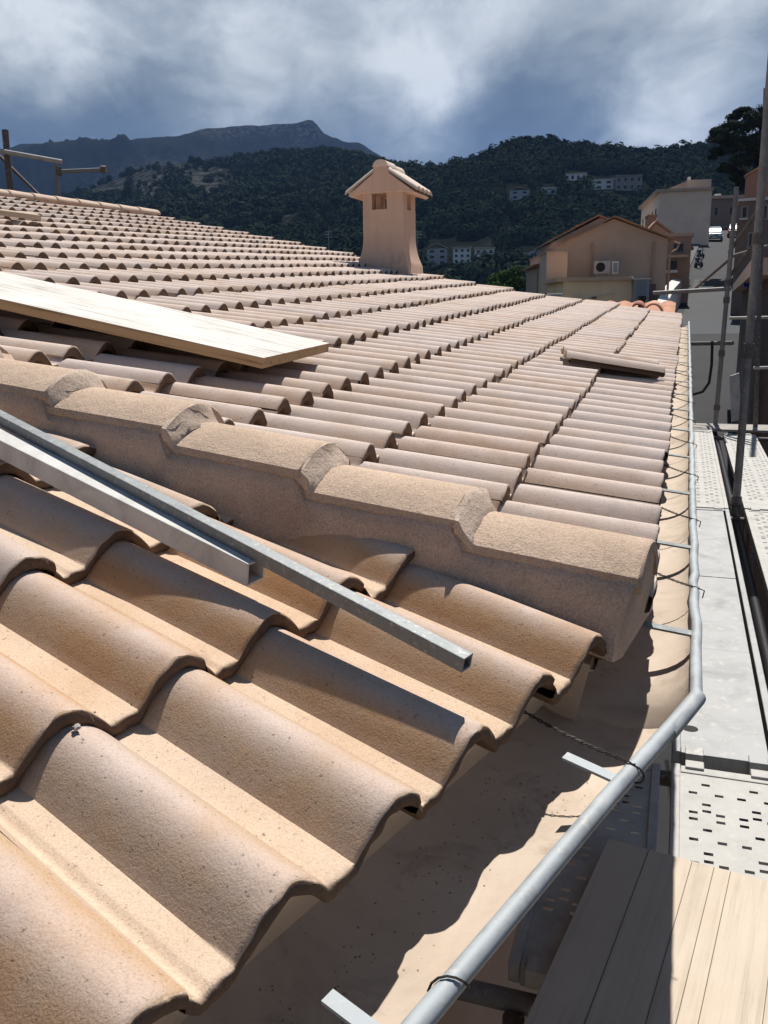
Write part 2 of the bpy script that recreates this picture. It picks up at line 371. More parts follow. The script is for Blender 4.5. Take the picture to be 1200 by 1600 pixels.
# cream mortar closing the rolls under the eave noses
def closure(s, k0, k1, a, clips, parent):
    m = MB(); n = int((k1 - k0) * 14); rings = []
    for i in range(n + 1):
        k = k0 + (k1 - k0) * i / n; h = -H_T + H_T * prof(k) - TH * 1.06 - .001 - TH * a / G
        w = .004 * mnoise.noise((k * 3, 2, s))
        rings.append([rp(s, (a + w) / G, k, h), rp(s, (a + w + .004) / G, k, -.105), rp(s, (a + .05) / G, k, -.105), rp(s, (a + .05) / G, k, h - .002)])
    m.sweep(rings, True, True); o = m.build('eave_mortar', M_FILL, parent, smooth=True)
    bm = bmesh.new(); bm.from_mesh(o.data)
    for co, no in clips: bmesh.ops.bisect_plane(bm, geom=bm.verts[:] + bm.edges[:] + bm.faces[:], plane_co=Vector(np.asarray(co) - LOC[o.name]), plane_no=Vector(no), clear_outer=True)
    bm.to_mesh(o.data); bm.free()
closure(1, -3, 14, .045, clip_near, near_slope); closure(0, -4, 50, .05, [clip_far[0]], far_slope)

# hip: mortar bed (part) with hip tiles and granular joints (sub-parts)
AX = -.155                                       # cap axis offset towards the far slope
def bed_mesh():
    m = MB(); rings = []; n = 120
    for i in range(n + 1):
        q = .004 - 2.6 * i / n
        cyc = ((-q + .032) % .2785) / .2785      # 0 at a cap's lower end
        ct = .102 - .036 * cyc
        w1 = .005 * mnoise.noise((q * 9, 1, 0)); w2 = .008 * mnoise.noise((q * 14, 7, 0)); w3 = .007 * mnoise.noise((q * 26, 9, 3)); w4 = .004 * mnoise.noise((q * 40, 4, 8))
        e_ = .027 if i == 0 else 0
        rings.append([hp(q, -.040 + w2, -.055), hp(q, -.050 + w1 + w3, -.022), hp(q + e_ * .3, -.058 + w1 + w3 * .6, .018), hp(q + e_ * .8, -.064 + w1 * .5 + w4, ct - .046 + w4), hp(q + e_, -.082, ct - .030), hp(q + e_, AX, ct - .012),
                      hp(q + e_, AX - .08, ct - .035), hp(q + e_ * .7, AX - .12 + w2, .0), hp(q + e_ * .3, AX - .2, -.075), hp(q + e_ * .1, -.10, -.07)])
    m.sweep(rings, True, True); return m
hip = bed_mesh().build('hip_ridge', M_MORTAR, house, smooth=True)
CAPX = [(.090, -.044), (.088, -.032), (.070, -.021), (.046, -.010), (.022, -.003), (0, 0), (-.022, -.002), (-.045, -.009), (-.066, -.022), (-.082, -.042), (-.09, -.06)]
for i in range(9):
    q1 = .032 - .2785 * i; L_ = .31; m = MB(); rings = []
    lift = random.uniform(-.003, .003); yaw = random.uniform(-.01, .01)
    for f, sc, dz in ((0, .97, -.003), (.01, 1, 0), (.06, 1, 0), (.5, .975, 0), (1, .95, 0)):
        q = q1 - L_ * f; top = .102 - .036 * f + lift + dz
        rings.append([hp(q, AX + o_ * sc * 1.0 + yaw * (f - .5), top + h_ * sc) for o_, h_ in CAPX] + [hp(q, AX + o_ * sc * .86 + yaw * (f - .5), top + h_ * sc - .014) for o_, h_ in CAPX[::-1]])
    m.sweep(rings, True, True); m.build('hip_tile', M_HIPT, hip, smooth=True)
    if i > 0:                                    # granular mortar wedge at the lower end of each cap
        m = MB(); rings = []
        for f, top, sc in ((-.006, .1015, 1.0), (.003, .102, 1.0), (.011, .092, .99), (.019, .081, .98), (.027, .071, .95)):
            q = q1 + f - .004
            ring = []
            for o_, h_ in CAPX[:8]:
                j = .005 * mnoise.noise((o_ * 130, q * 130, i)); ring.append(hp(q + j * 2, AX + o_ * sc + j, top + h_ * 1.06 + j))
            ring += [hp(q, AX - .05, .03), hp(q, AX + .075, .02)]
            rings.append(ring)
        m.sweep(rings, True, True); m.build('mortar_joint', M_ROUGH, hip, smooth=True)

cpoly = [rp(1, .2, 1.6, -.072), rp(1, .2, 0.5, -.072), hp(-.075, -.01, -.06), rp(0, .2, -2.2, -.072), rp(0, .2, -.2, -.072), hp(-.45, -.1, -.09)]
m = MB(); m.sweep([cpoly, [p - A3(0, 0, .04) for p in cpoly]], True, True); m.build('corner_mortar', M_FILL, hip)

# ridge: mortar bed with ridge tiles
rl = np.linalg.norm(R1 - R0)
m = MB(); m.sweep([[R0 + RD * q + RNRM * .1 - A3(0, 0, .2), R0 + RD * q - RNRM * .1 - A3(0, 0, .1), R0 + RD * q - RNRM * .085 + A3(0, 0, .0), R0 + RD * q + A3(0, 0, .035), R0 + RD * q + RNRM * .09] for q in (-3.0, rl - .02)])
ridge = m.build('ridge_bed', M_MORTAR, house)
nr = 14; step = .262
for i in range(nr):
    q1 = rl + .02 - step * i; m = MB(); rings = []
    for f, sc in ((0, .93), (.02, .93), (.9, 1.03), (.98, 1.05), (1, 1.03)):
        q = q1 - (step + .02) * f
        rings.append([R0 + RD * q + RNRM * (.105 * sc * math.cos(a)) + A3(0, 0, -.012 + .062 * sc * math.sin(a)) for a in np.linspace(0, math.pi, 11)])
    m.sweep(rings, False, False); o = m.build('ridge_tile', M_TILE, ridge, smooth=True)
    sm = o.modifiers.new('thick', 'SOLIDIFY'); sm.thickness = .012; sm.offset = -1

# chimney
ce, co_ = A3(.3245, .9459, 0), A3(.9459, -.3245, 0)   # along the eave (away), out over the eave
CB = onp(566, 414, 0, 0); CB = at(566, 414, CB[1])
CS = .385; cz0 = CB[2] - .12
c00 = at(568, 380, 8.30) ; c00 = A3(c00[0], c00[1], 0)
m = MB(); rings = []
ztop = at(590, 300, 8.3)[2]
zb = at(600, 415, 8.3)[2]
Hc = ztop - zb
for f in (-.25, 0, .04, .09, .15, .22, .30, .40, .5, .7, 1.0):
    fl = .052 * max(0, 1 - f / .42) ** 2.2 if f >= 0 else .06
    z = zb + Hc * f
    rings.append([c00 - co_ * fl - ce * fl + A3(0, 0, z), c00 + co_ * (CS + fl) - ce * fl + A3(0, 0, z), c00 + co_ * (CS + fl) + ce * (CS + fl) + A3(0, 0, z), c00 - co_ * fl + ce * (CS + fl) + A3(0, 0, z)])
zs0, zs1 = ztop - .155, ztop - .025             # slot band
m.sweep([r for r in rings[:-1]] + [[p * A3(1, 1, 0) + A3(0, 0, zs0) for p in rings[-1]]], True, True)
# pillars round the slots
pw = .075
def cbox(m, a0, a1, b0, b1, z0, z1): m.frame(c00 + co_ * a0 + ce * b0 + A3(0, 0, z0), co_ * (a1 - a0), ce * (b1 - b0), A3(0, 0, z1 - z0))
slots = [(0.003, .088), (CS - .168, CS - .003)]
cbox(m, 0.001, .088, 0.001, .12, zs0 - .003, ztop); cbox(m, CS - .155, CS - .001, 0.001, .13, zs0 - .003, ztop)
cbox(m, 0.001, .088, CS - .12, CS - .001, zs0 - .003, ztop); cbox(m, CS - .155, CS - .001, CS - .13, CS - .001, zs0 - .003, ztop)
chim = m.build('chimney', M_STUCCO2, house, smooth=True)
# cap: gabled, ridge along the eave direction
capm = MB(); ov, ovb = .125, .045; zr = ztop
def cp(a, b, z): return c00 + co_ * (CS / 2 + a) + ce * b + A3(0, 0, z)
ha = CS / 2 + ov
secs = []
for b in (-ovb, CS + ovb):
    secs.append([cp(-ha, b, zr - .028), cp(-ha + .03, b, zr - .045), cp(-CS / 2 - .01, b, zr - .018), cp(CS / 2 + .01, b, zr - .018), cp(ha - .03, b, zr - .045), cp(ha, b, zr - .028),
                 cp(.075, b, zr + .148), cp(.07, b, zr + .19), cp(0.03, b, zr + .238), cp(0, b, zr + .245), cp(-.03, b, zr + .238), cp(-.07, b, zr + .19), cp(-.075, b, zr + .148)])
capm.sweep(secs, True, True); cap = capm.build('chimney_cap', M_STUCCO2, chim, bevel=.006)
for sgn in (-1, 1):                               # small curved tiles lying down both slopes
    m = MB()
    for j in range(4):
        b = -ovb - .01 + (j + .5) * (CS + 2 * ovb + .02) / 4; rings = []
        for f in (0, 1):
            ax = cp(sgn * (.07 + (ha - .045) * f), b, zr + .155 - (.155 + .022) * f + .004)
            rings.append([ax + ce * (.062 * math.cos(t)) + A3(0, 0, .042 * math.sin(t)) for t in np.linspace(0, math.pi, 9)] + [ax + ce * (.05 * math.cos(t)) + A3(0, 0, .03 * math.sin(t) - .001) for t in np.linspace(math.pi, 0, 9)])
        m.sweep(rings, True, True)
    m.build('cap_tiles', M_ROOFPALE, chim, smooth=True)
m = MB()
for j in range(2):
    rings = []
    for f, rr in ((0, .072), (.5, .074), (1, .078)):
        ax = cp(0, -ovb - .012 + (j + f) * (CS + 2 * ovb + .024) / 2, zr + .2 - .006 * j)
        rings.append([ax + co_ * (rr * math.cos(t)) + A3(0, 0, rr * .85 * math.sin(t)) for t in np.linspace(0, math.pi, 11)])
    m.sweep(rings, True, True)
m.build('cap_ridge_tiles', M_ROOFPALE, chim, smooth=True)

# gutter: trough (part) with rim bead, brackets and tie wires
def eave_axes(s):
    e = RW[s]; h = np.cross(e, A3(0, 0, 1)); h /= np.linalg.norm(h)
    if h @ RU[s] > 0: h = -h
    n = np.cross(h, e); n = n if n[2] > 0 else -n
    return e, h, n
EA = [eave_axes(0), eave_axes(1)]
DROP = .1
def gp(s, e, h, z):                               # e along eave, h out from the tile tips, z above the rim level
    E_, H_, N_ = EA[s]; return RO[s] - A3(0, 0, DROP) + E_ * e + H_ * h + N_ * z
GW = [(.070, .115, .060), (.107, .120, .066)]     # rim offset, half width, depth
corner = gp(0, -.40, .066, 0)
def trough(s, es):
    rim, hw, dep = GW[s]; rings = []
    for e in es:
        ring = []
        for i in range(19):
            t = math.pi * i / 18
            ring.append(gp(s, e + (.02 * 0), rim - hw + hw * math.cos(t), -dep * math.sin(t) ** .8 + (.03 if i == 18 else 0)))
        rings.append(ring)
    return rings
gm = MB()
es_far = [-.40 + .05 * i for i in range(0, 175)]
# mitre: rings of both runs meet on the bisector
rf, rn = trough(0, es_far), trough(1, [-.05 + .05 * i for i in range(0, 50)])
def mitre(ring, s, target_dir):
    out = []
    bis = EA[0][1] + EA[1][1]; bis /= np.linalg.norm(bis); nrm = np.cross(bis, A3(0, 0, 1))
    for p in ring:
        d = EA[s][0]; t = ((corner - p) @ nrm) / (d @ nrm); out.append(p + d * t)
    return out
mf, mn = mitre(rf[0], 0, 1), mitre(rn[0], 1, 1)
mid = [(a + b) / 2 for a, b in zip(mf, mn)]
keepf = [r for i, r in enumerate(rf) if i > 3]; keepn = [r for i, r in enumerate(rn) if i > 4]
gm.sweep([mid] + keepf, False, False); gm.sweep([mid] + keepn, False, False)
gut = gm.build('gutter', M_GUT, house, smooth=True)
sm = gut.modifiers.new('thick', 'SOLIDIFY'); sm.thickness = .0025; sm.offset = 0
bead = MB()
def wav(s, i): return .0035 * mnoise.noise((i * .31, s * 7.0, 0)) + (.004 * mnoise.noise((i * .9, s * 3.0, 5)) if s == 0 else 0)
cr = mid[0] + A3(0, 0, .004)
bead.tube([cr] + [r[0] + EA[0][1] * wav(0, i) + A3(0, 0, .004) for i, r in enumerate(keepf)], .0088, 10)
bead.tube([cr] + [r[0] + A3(0, 0, .004) + EA[1][1] * wav(1, i) * .4 for i, r in enumerate(keepn)], .0102, 12)
bead.tube([cr - EA[1][0] * .006, cr + EA[1][0] * .11], .0118, 12)
bead.build('gutter_rim', M_ZINC, gut, smooth=True)
for e in [-.155 + .474 * i for i in range(0, 18)]:
    m = MB(); rim = GW[0][0]
    m.frame(gp(0, e - .011, -.16, .030), EA[0][1] * (.16 + rim + .004) - A3(0, 0, .026), EA[0][0] * .02, A3(0, 0, .0035))
    m.build('gutter_bracket', M_GALV, gut)
def wire(p0, p1, n=34, tw=.0016, hook=None):
    m = MB(); p0, p1 = np.asarray(p0), np.asarray(p1); d = p1 - p0; L_ = np.linalg.norm(d); d = d / L_
    x = np.cross(d, A3(0, 0, 1)); x /= np.linalg.norm(x); y = np.cross(x, d)
    for ph in (0, math.pi):
        m.tube([p0 + d * L_ * i / n + tw * (math.cos(i * 1.25 + ph) * x + math.sin(i * 1.25 + ph) * y) - A3(0, 0, .004 * math.sin(math.pi * i / n)) for i in range(n + 1)], .0011, 5)
    if hook is not None: m.tube(hook, .0013, 5)
    m.build('tie_wire', M_WIRE, gut)
for e in [.055 + .474 * i for i in range(0, 9)]:
    p1 = gp(0, e, .078, .010); d = EA[0][1]
    wire(gp(0, e + .01, -.03, .045), p1, hook=[p1, p1 + d * .009 + A3(0, 0, -.003), p1 + d * .006 - EA[0][0] * .01 - A3(0, 0, .014)])
for (uv, drop) in (((920, 1190), 0), ((548, 1568), 0)):
    E_, H_, N_ = EA[1]
    q = ray(*uv); n_ = N_; t = ((RO[1] - A3(0, 0, DROP - .012)) @ n_) / (q @ n_); P = q * t
    e = (P - RO[1]) @ E_
    m = MB(); m.frame(gp(1, e - .006, .035, .012), H_ * .07 - A3(0, 0, .009), E_ * .015, A3(0, 0, .0035)); m.build('gutter_bracket', M_ZINC, gut)
e_w = (onp(970, 1238, 1, -.11) - RO[1]) @ EA[1][0]
wire(gp(1, e_w - .01, -.05, .035), gp(1, e_w, .112, .012), hook=[gp(1, e_w, .112 + .011 * math.cos(t), .011 * math.sin(t)) for t in np.linspace(-2, 2.2, 9)])
e_w2 = (onp(705, 1565, 1, -.11) - RO[1]) @ EA[1][0]
m = MB(); m.tube([gp(1, e_w2 + .004 * i, .107 + .0125 * math.cos(t), .004 + .0125 * math.sin(t)) for i, t in enumerate(np.linspace(-.5, 3.2, 8))], .0012, 5); m.build('tie_wire', M_WIRE, gut)
# walls under the eaves
m = MB(); w0 = gp(0, 0, -.22, 0); w1 = w0 + ce * 8.1
wc = A3(*(corner - (EA[0][1] + EA[1][1]) * .30)); 
E1 = EA[1][0] * A3(1, 1, 0); E1 /= np.linalg.norm(E1)
foot = [wc, wc + ce * 8.6, wc + ce * 8.6 - co_ * 7, wc + E1 * 4 - co_ * 7, wc + E1 * 4]
zt = lambda p: p * A3(1, 1, 0)
m.sweep([[zt(p) + A3(0, 0, -8.2) for p in foot], [zt(p) + A3(0, 0, -.62) for p in foot]], True, True); m.build('wall', M_STUCCO, house)

# ================================================================== things lying on the roof
# loose double-roll tile laid askew
a0, a1 = onp(1041, 578, 0, .045), onp(890, 548, 0, .05)
lx = (a1 - a0); lx /= np.linalg.norm(lx); ln = RN[0]; lw = np.cross(ln, lx); lw /= np.linalg.norm(lw)
if lw[1] < 0: lw = -lw
TH_s = TH
vs, fs, pr = tile_shell(lambda a, t, h: a0 + lx * a + lw * ((t + .30) * WP) + ln * (h + .012 + .03 * a), 44, 8, length=.43, under=.40, lip=False)
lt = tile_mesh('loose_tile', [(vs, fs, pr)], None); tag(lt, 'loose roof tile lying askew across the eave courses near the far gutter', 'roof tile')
# shuttering board across the far slope
b0, b1, b2 = onp(412, 559, 0, .062), onp(515, 536, 0, .045), onp(-40, 402, 0, .045)
wdir = b1 - b0; wl = np.linalg.norm(wdir); wdir /= wl; b3 = onp(0, 455, 0, .062)
ldir = b3 - b0; ldir -= wdir * (ldir @ wdir); ldir /= np.linalg.norm(ldir); nrm = np.cross(wdir, ldir); nrm = nrm if nrm[2] > 0 else -nrm
BL = A3(*b0)
def wood_obj(name, o, l, w, n, L_, W_, T_, mat, label, cat):
    """board with its own axes so that the grain follows it"""
    m = MB(); m.box(0, L_, 0, W_, -T_, 0); ob = m.build(name, mat, None, bevel=.0018)
    if np.cross(l, w) @ n < 0:
        o = o + w * W_; w = -w
    ob.matrix_world = Matrix((Vector(l), Vector(w), Vector(n))).transposed().to_4x4(); ob.location = o
    return tag(ob, label, cat)
M_WHITEWOOD = wood_material('weathered_board', (.36, .25, .145), (1, 0, 0), .6, 1.0, .92)
M_YELLOW = wood_material('shuttering_board', (.46, .385, .30), (1, 0, 0), .9, .6)
wood_obj('wooden_board', b0, ldir, wdir, nrm, 1.75, wl, .03, M_WHITEWOOD, 'wide pale whitewashed wooden board lying across the roof tiles', 'board')
p0, p1 = onp(57, 334, 0, .05), onp(-40, 321, 0, .05)
l2 = (p1 - p0) / np.linalg.norm(p1 - p0); w2 = np.cross(RN[0], l2); w2 /= np.linalg.norm(w2)
if w2[1] > 0: w2 = -w2
wood_obj('wooden_batten', p0, l2, w2, RN[0], .9, .11, .035, wood_material('old_batten', (.40, .32, .24), (1, 0, 0), .5), 'short weathered batten lying on the tiles just below the ridge', 'batten')
q0, q1 = onp(57, 552 - 167 + 0, 0, 0), None
# levelling bars on the near slope
def bar(name, pa, pb, w, h, mat, label, cat, hollow=True, open_end=False):
    pa, pb = np.asarray(pa), np.asarray(pb); l = pb - pa; Ln = np.linalg.norm(l); l /= Ln
    n = RN[1] - l * (RN[1] @ l); n /= np.linalg.norm(n); s_ = np.cross(n, l)
    m = MB(); t = .0028
    rings = []
    for f in (0, .25, .5, .75, 1):
        o = pa + l * Ln * f; rings.append([o - s_ * w / 2 - n * h / 2, o + s_ * w / 2 - n * h / 2, o + s_ * w / 2 + n * h / 2, o - s_ * w / 2 + n * h / 2])
    inner = [[o for o in r] for r in rings]
    m.sweep(rings, True, False)
    ir = []
    for f in (1, .9):
        o = pa + l * Ln * f; a, b = w / 2 - t, h / 2 - t
        ir.append([o - s_ * a - n * b, o + s_ * a - n * b, o + s_ * a + n * b, o - s_ * a + n * b])
    k = m.n; m.add(rings[-1] + ir[0], [(0, 1, 5, 4), (1, 2, 6, 5), (2, 3, 7, 6), (3, 0, 4, 7)])
    m.sweep(ir, True, False); m.add(ir[1], [(0, 1, 2, 3)]); m.add(rings[0], [(0, 1, 2, 3)])
    o = m.build(name, mat, None, bevel=.0014); return tag(o, label, cat)
bar('steel_tube', onp(-150, 574, 1, .046), onp(730, 1036, 1, .052), .019, .019, M_GALV, 'thin grey galvanised square tube lying over the near tiles', 'steel tube')
bar('levelling_bar', onp(-150, 617, 1, .024), onp(400, 893, 1, .026), .034, .034, M_ALU, 'thick plaster-caked levelling bar beside the thin steel tube', 'levelling bar')
# pebble and crumbs
def lump(m, c, r):
    bm = bmesh.new(); bmesh.ops.create_icosphere(bm, subdivisions=1 if r < .004 else 2, radius=1)
    sd = random.random() * 90
    vs = [np.array(v.co) * r * (1 + .6 * mnoise.noise(v.co * 1.6 + Vector((sd, 0, 0)))) * A3(1, 1, .75) + c for v in bm.verts]
    fs = [tuple(v.index for v in f.verts) for f in bm.faces]; bm.free(); m.add(vs, fs)
M_STONE = plain('pebble_stone', (.30, .27, .25), .2, 60, .9)
m = MB(); lump(m, onp(120, 1136, 1, -.014), .0042); tag(m.build('pebble', M_STONE, None, smooth=True), 'small grey pebble caught under a tile nose on the near slope', 'pebble')
m = MB()
for i in range(260):
    c, k = random.uniform(0.05, 2.6), random.uniform(-1, 8); t = k - math.floor(k + .5)
    if abs(t) < .36: continue
    m_ = rp(1, c, k, tile_top(k if k > 0 else k, (c % 1) * G, False) + .001); 
    if (m_ - HIP0) @ HN < .06: continue
    lump(m, m_, random.choice((.0009, .0012, .0016, .0022)))
for i in range(1100):                              # grit along the gutter floor
    s = 0 if i % 2 else 1; e = random.uniform(-.3, 2.6) if s == 0 else random.uniform(.0, .75)
    rim, hw, dep = GW[s]; x = random.gauss(-.35, .22) if s == 0 else random.gauss(-.1, .25); x = max(-.9, min(.8, x))
    if s == 1: e = random.choice((.17, .33, .5, .62)) + random.gauss(0, .04)
    t = math.acos(x); lump(m, gp(s, e, rim - hw + hw * x, -dep * math.sin(t) ** .8 + .0008), random.choice((.0005, .0007, .0009, .0009, .0012, .0018) if s else (.0006, .0009, .0013, .0022)))
tag(m.build('mortar_crumbs', plain('crumbs', (.22, .165, .125), .3, 40, .95), None), 'dark mortar crumbs and grit scattered in the gutter and tile pans', 'debris', kind='stuff')
#MORE#
# ================================================================== terrain
STREET_K, ST_Z0, ST_G = .382, -6.9, .134          # street axis x = k*Y, height z0 + g*Y
def street_z(Y): return ST_Z0 + ST_G * Y - .00002 * max(0, Y - 60) ** 2
def se(u, v):
    d = ray(u, v); return d[0] / d[1], d[2] / d[1]
CR1 = sorted(se(u, v) for u, v in [(-900, 330), (-300, 330), (0, 330), (60, 318), (120, 304), (170, 284), (230, 262), (290, 253), (330, 258), (380, 247), (430, 241), (520, 239), (560, 246), (600, 256), (655, 266), (690, 268),
      (740, 258), (770, 243), (810, 229), (850, 226), (890, 234), (950, 240), (1000, 246), (1060, 243), (1110, 236), (1160, 230), (1240, 222), (1500, 215), (2100, 260)])
CR2 = sorted(se(u, v) for u, v in [(-900, 260), (-300, 245), (-100, 240), (0, 231), (30, 224), (80, 220), (140, 216), (190, 216), (230, 217), (290, 207), (310, 203), (340, 196), (400, 191), (470, 183), (489, 184), (497, 193), (506, 203), (520, 213), (560, 222),
      (590, 238), (606, 252), (660, 275), (760, 300), (1000, 320), (2100, 330)])
c1s, c1e = np.array(CR1).T; c2s, c2e = np.array(CR2).T
def sstep(x): x = np.clip(x, 0, 1); return x * x * (3 - 2 * x)
def fbm(x, y, sc, oc=4, seed=0):
    out = np.zeros_like(x); amp = 1.0
    rs = np.random.default_rng(seed); tab = rs.random((256, 256))
    for _ in range(oc):
        fx, fy = x * sc, y * sc; ix, iy = np.floor(fx).astype(int), np.floor(fy).astype(int); tx, ty = sstep(fx - ix), sstep(fy - iy)
        g = lambda a, b: tab[a % 256, b % 256]
        out += amp * ((g(ix, iy) * (1 - tx) + g(ix + 1, iy) * tx) * (1 - ty) + (g(ix, iy + 1) * (1 - tx) + g(ix + 1, iy + 1) * tx) * ty - .5)
        sc *= 2.03; amp *= .52
    return out
BASEZ = -9.0
def D1f(s): return 520 + 430 * sstep((.12 - s) / .25) + 60 * np.sin(s * 9)
def terrain(s, Y):
    s, Y = np.broadcast_arrays(np.asarray(s, float), np.asarray(Y, float))
    D1 = D1f(s); e1 = np.interp(s, c1s, c1e); e2 = np.interp(s, c2s, c2e); X = s * Y
    t = np.clip((Y - 60) / (D1 - 60), 0, None); n1 = fbm(X, Y, 1 / 90., 5, 1); n2 = fbm(X, Y, 1 / 380., 6, 2)
    zc = D1 * e1
    up = BASEZ + (zc - BASEZ) * np.clip(t, 0, 1) ** 1.55
    down = zc * (1 - .55 * sstep((t - 1) / .7))
    z1 = np.where(t <= 1, up, down)
    amp = np.clip(t, 0, 1) * (1 - np.exp(-((t - 1) / .12) ** 2) * .9)
    z1 = z1 + n1 * 20 * amp * np.clip(1.5 - t, .3, 1)
    D2 = 3200 + 250 * np.sin(s * 5); t2 = np.clip((Y - 1100) / (D2 - 1100), 0, None); zc2 = D2 * e2
    z2 = np.where(t2 <= 1, -200 + (zc2 + 200) * np.clip(t2, 0, 1) ** 1.25, zc2 * (1 - .8 * sstep((t2 - 1) / .5)))
    z2 = z2 + n2 * 190 * np.clip(t2, 0, 1) * (1 - np.exp(-((t2 - 1) / .07) ** 2) * .93)
    rid = (np.abs(fbm(X, Y, 1 / 150., 5, 3)) - .12) * 90 * np.clip(t2 * 1.4 - .35, 0, 1) * (1 - np.exp(-((t2 - 1) / .05) ** 2) * .8)
    return np.maximum(z1, z2 - rid)
def terrain_at(u, v, Ymin=80, Ymax=3000):
    s, e = se(u, v); Y = np.linspace(Ymin, Ymax, 6000); z = terrain(np.full_like(Y, s), Y)
    k = np.where(z >= e * Y)[0]; k = k[0] if len(k) else len(Y) - 1
    return s * Y[k], Y[k], z[k]
def hill_material():
    t = MT('hill_ground', .95, .05)
    n = t.noise(.02, 8, .7, .3); f = t.noise(.22, 6, .75)
    green = t.ramp(f, [(.3, (.012, .020, .012)), (.5, (.026, .036, .020)), (.7, (.05, .055, .032))])
    rockc = t.ramp(t.noise(.12, 8, .75, 1.5), [(.3, (.10, .098, .09)), (.5, (.20, .195, .18)), (.72, (.32, .31, .29))])
    att = t.N('ShaderNodeAttribute'); att.attribute_name = 'rock'
    m = t.math('MULTIPLY', att.outputs['Fac'], t.ramp(t.noise(.075, 7, .72, .8), [(.46, 0.0), (.56, 1.0)]))
    col = t.mix(m, green, rockc)
    return t.done(col, t.bump(t.noise(.35, 6, .7), 1.0, 2.5))
ss = np.concatenate([np.linspace(-1.2, -.62, 30, endpoint=False), np.linspace(-.62, .62, 420), np.linspace(.63, 1.2, 30)])
ys = np.concatenate([np.geomspace(14, 150, 22, endpoint=False), np.geomspace(150, 1150, 150, endpoint=False), np.geomspace(1150, 5200, 130)])
SG, YG = np.meshgrid(ss, ys); ZG = terrain(SG, YG)
nS, nY = len(ss), len(ys)
vv = np.stack([SG * YG, YG, ZG], -1).reshape(-1, 3)
ii = (np.arange(nY - 1)[:, None] * nS + np.arange(nS - 1)[None, :]).ravel()
ff = np.stack([ii, ii + 1, ii + nS + 1, ii + nS], 1)
m = MB(); m.add(vv, ff.tolist()); hills = m.build('hills', hill_material(), None, smooth=False, flip=False)
hills.data.polygons.foreach_set('use_smooth', [True] * len(ff)); tag(hills, kind='structure')
UU = 600 + F * SG                                  # approximate column for the rock mask
def blob(cs, ce_, rs_, re_):                       # rocky zones given as direction windows
    E_ = ZG / YG; return np.exp(-((SG - cs) / rs_) ** 2 - ((E_ - ce_) / re_) ** 2)
rock = np.zeros_like(ZG)
for (u, v, ru, rv) in [(265, 275, 70, 22), (215, 290, 60, 18), (330, 285, 45, 30), (160, 300, 40, 12), (480, 205, 30, 14), (430, 200, 40, 10), (360, 205, 50, 10), (790, 370, 25, 22), (700, 345, 20, 10), (455, 350, 25, 18)]:
    s_, e_ = se(u, v); rock = np.maximum(rock, blob(s_, e_, ru / F, rv / F))
rock = np.maximum(rock, .06 * (YG > 1300))
a_ = hills.data.attributes.new('rock', 'FLOAT', 'POINT'); a_.data.foreach_set('value', rock.ravel().astype(np.float32))
m = MB(); m.box(-6600, 6600, -1500, 5600, -11.4, -10.4); tag(m.build('ground', plain('earth', (.10, .085, .06), .2, .3, .95), None), kind='structure')

# ---------------------------------------------------------------- foliage
def leaf_quads(cent, rad, per, size, shell=.55):
    """numpy leaf cloud: cent (n,3), rad (n,3) -> quads"""
    n = len(cent); k = n * per
    d = rng.normal(size=(k, 3)); d /= np.linalg.norm(d, axis=1, keepdims=True)
    rr = shell + (1 - shell) * rng.random((k, 1)) ** .6
    p = np.repeat(cent, per, 0) + d * rr * np.repeat(rad, per, 0)
    nn = d * A3(1, 1, 1) + A3(0, 0, .25) + rng.normal(size=(k, 3)) * .24; nn /= np.linalg.norm(nn, axis=1, keepdims=True)
    a = np.cross(nn, rng.normal(size=(k, 3))); a /= np.linalg.norm(a, axis=1, keepdims=True); b = np.cross(nn, a)
    sz = (size if np.ndim(size) == 0 else np.repeat(size, per)[:, None]) * (.6 + .8 * rng.random((k, 1)))
    q = np.stack([p - a * sz, p - b * sz * .55, p + a * sz, p + b * sz * .55], 1)
    return q.reshape(-1, 3)
def quad_mesh(name, q, mat, parent=None):
    base = LOC[parent.name] if parent else A3(0, 0, 0)
    q = q - base; n = len(q) // 4; me = bpy.data.meshes.new(name)
    me.vertices.add(len(q)); me.vertices.foreach_set('co', q.astype(np.float32).ravel())
    me.loops.add(len(q)); me.loops.foreach_set('vertex_index', np.arange(len(q), dtype=np.int32))
    me.polygons.add(n); me.polygons.foreach_set('loop_start', np.arange(0, len(q), 4, dtype=np.int32))
    me.update(); me.validate(); me.materials.append(mat)
    o = bpy.data.objects.new(name, me); C.objects.link(o); LOC[o.name] = base
    if parent: o.parent = parent
    return o
def leaf_material(name, cols, sc):
    t = MT(name, .9, 0.0); r = t.rnd()
    x = t.math('ADD', t.math('MULTIPLY', r, .22), t.math('ADD', t.math('MULTIPLY', t.noise(sc, 3, .6), .50), t.math('MULTIPLY', t.noise(sc * .14, 3, .6), .28)))
    col = t.ramp(x, [(.25, cols[0]), (.5, cols[1]), (.75, cols[2])])
    t.b.inputs['Subsurface Weight'].default_value = 0.0
    return t.done(col)
M_WOOD = leaf_material('pine_foliage', [(.020, .036, .022), (.050, .072, .040), (.105, .125, .066)], .16)
M_BUSH = leaf_material('green_foliage', [(.022, .045, .016), (.045, .08, .026), (.09, .125, .045)], .35)
M_PINE = leaf_material('dark_pine_foliage', [(.012, .020, .012), (.024, .034, .018), (.045, .055, .026)], .3)
M_BARK = plain('bark', (.10, .08, .062), .25, 6, .95)
VILLA_PX = [(808, 302, 22, 14), (858, 298, 16, 12), (899, 277, 22, 11), (943, 289, 22, 16), (985, 288, 26, 16), (1010, 298, 14, 10), (683, 400, 26, 24), (722, 398, 22, 22), (758, 395, 22, 20), (790, 402, 14, 10), (833, 398, 28, 14), (805, 356, 16, 8), (515, 372, 8, 10)]
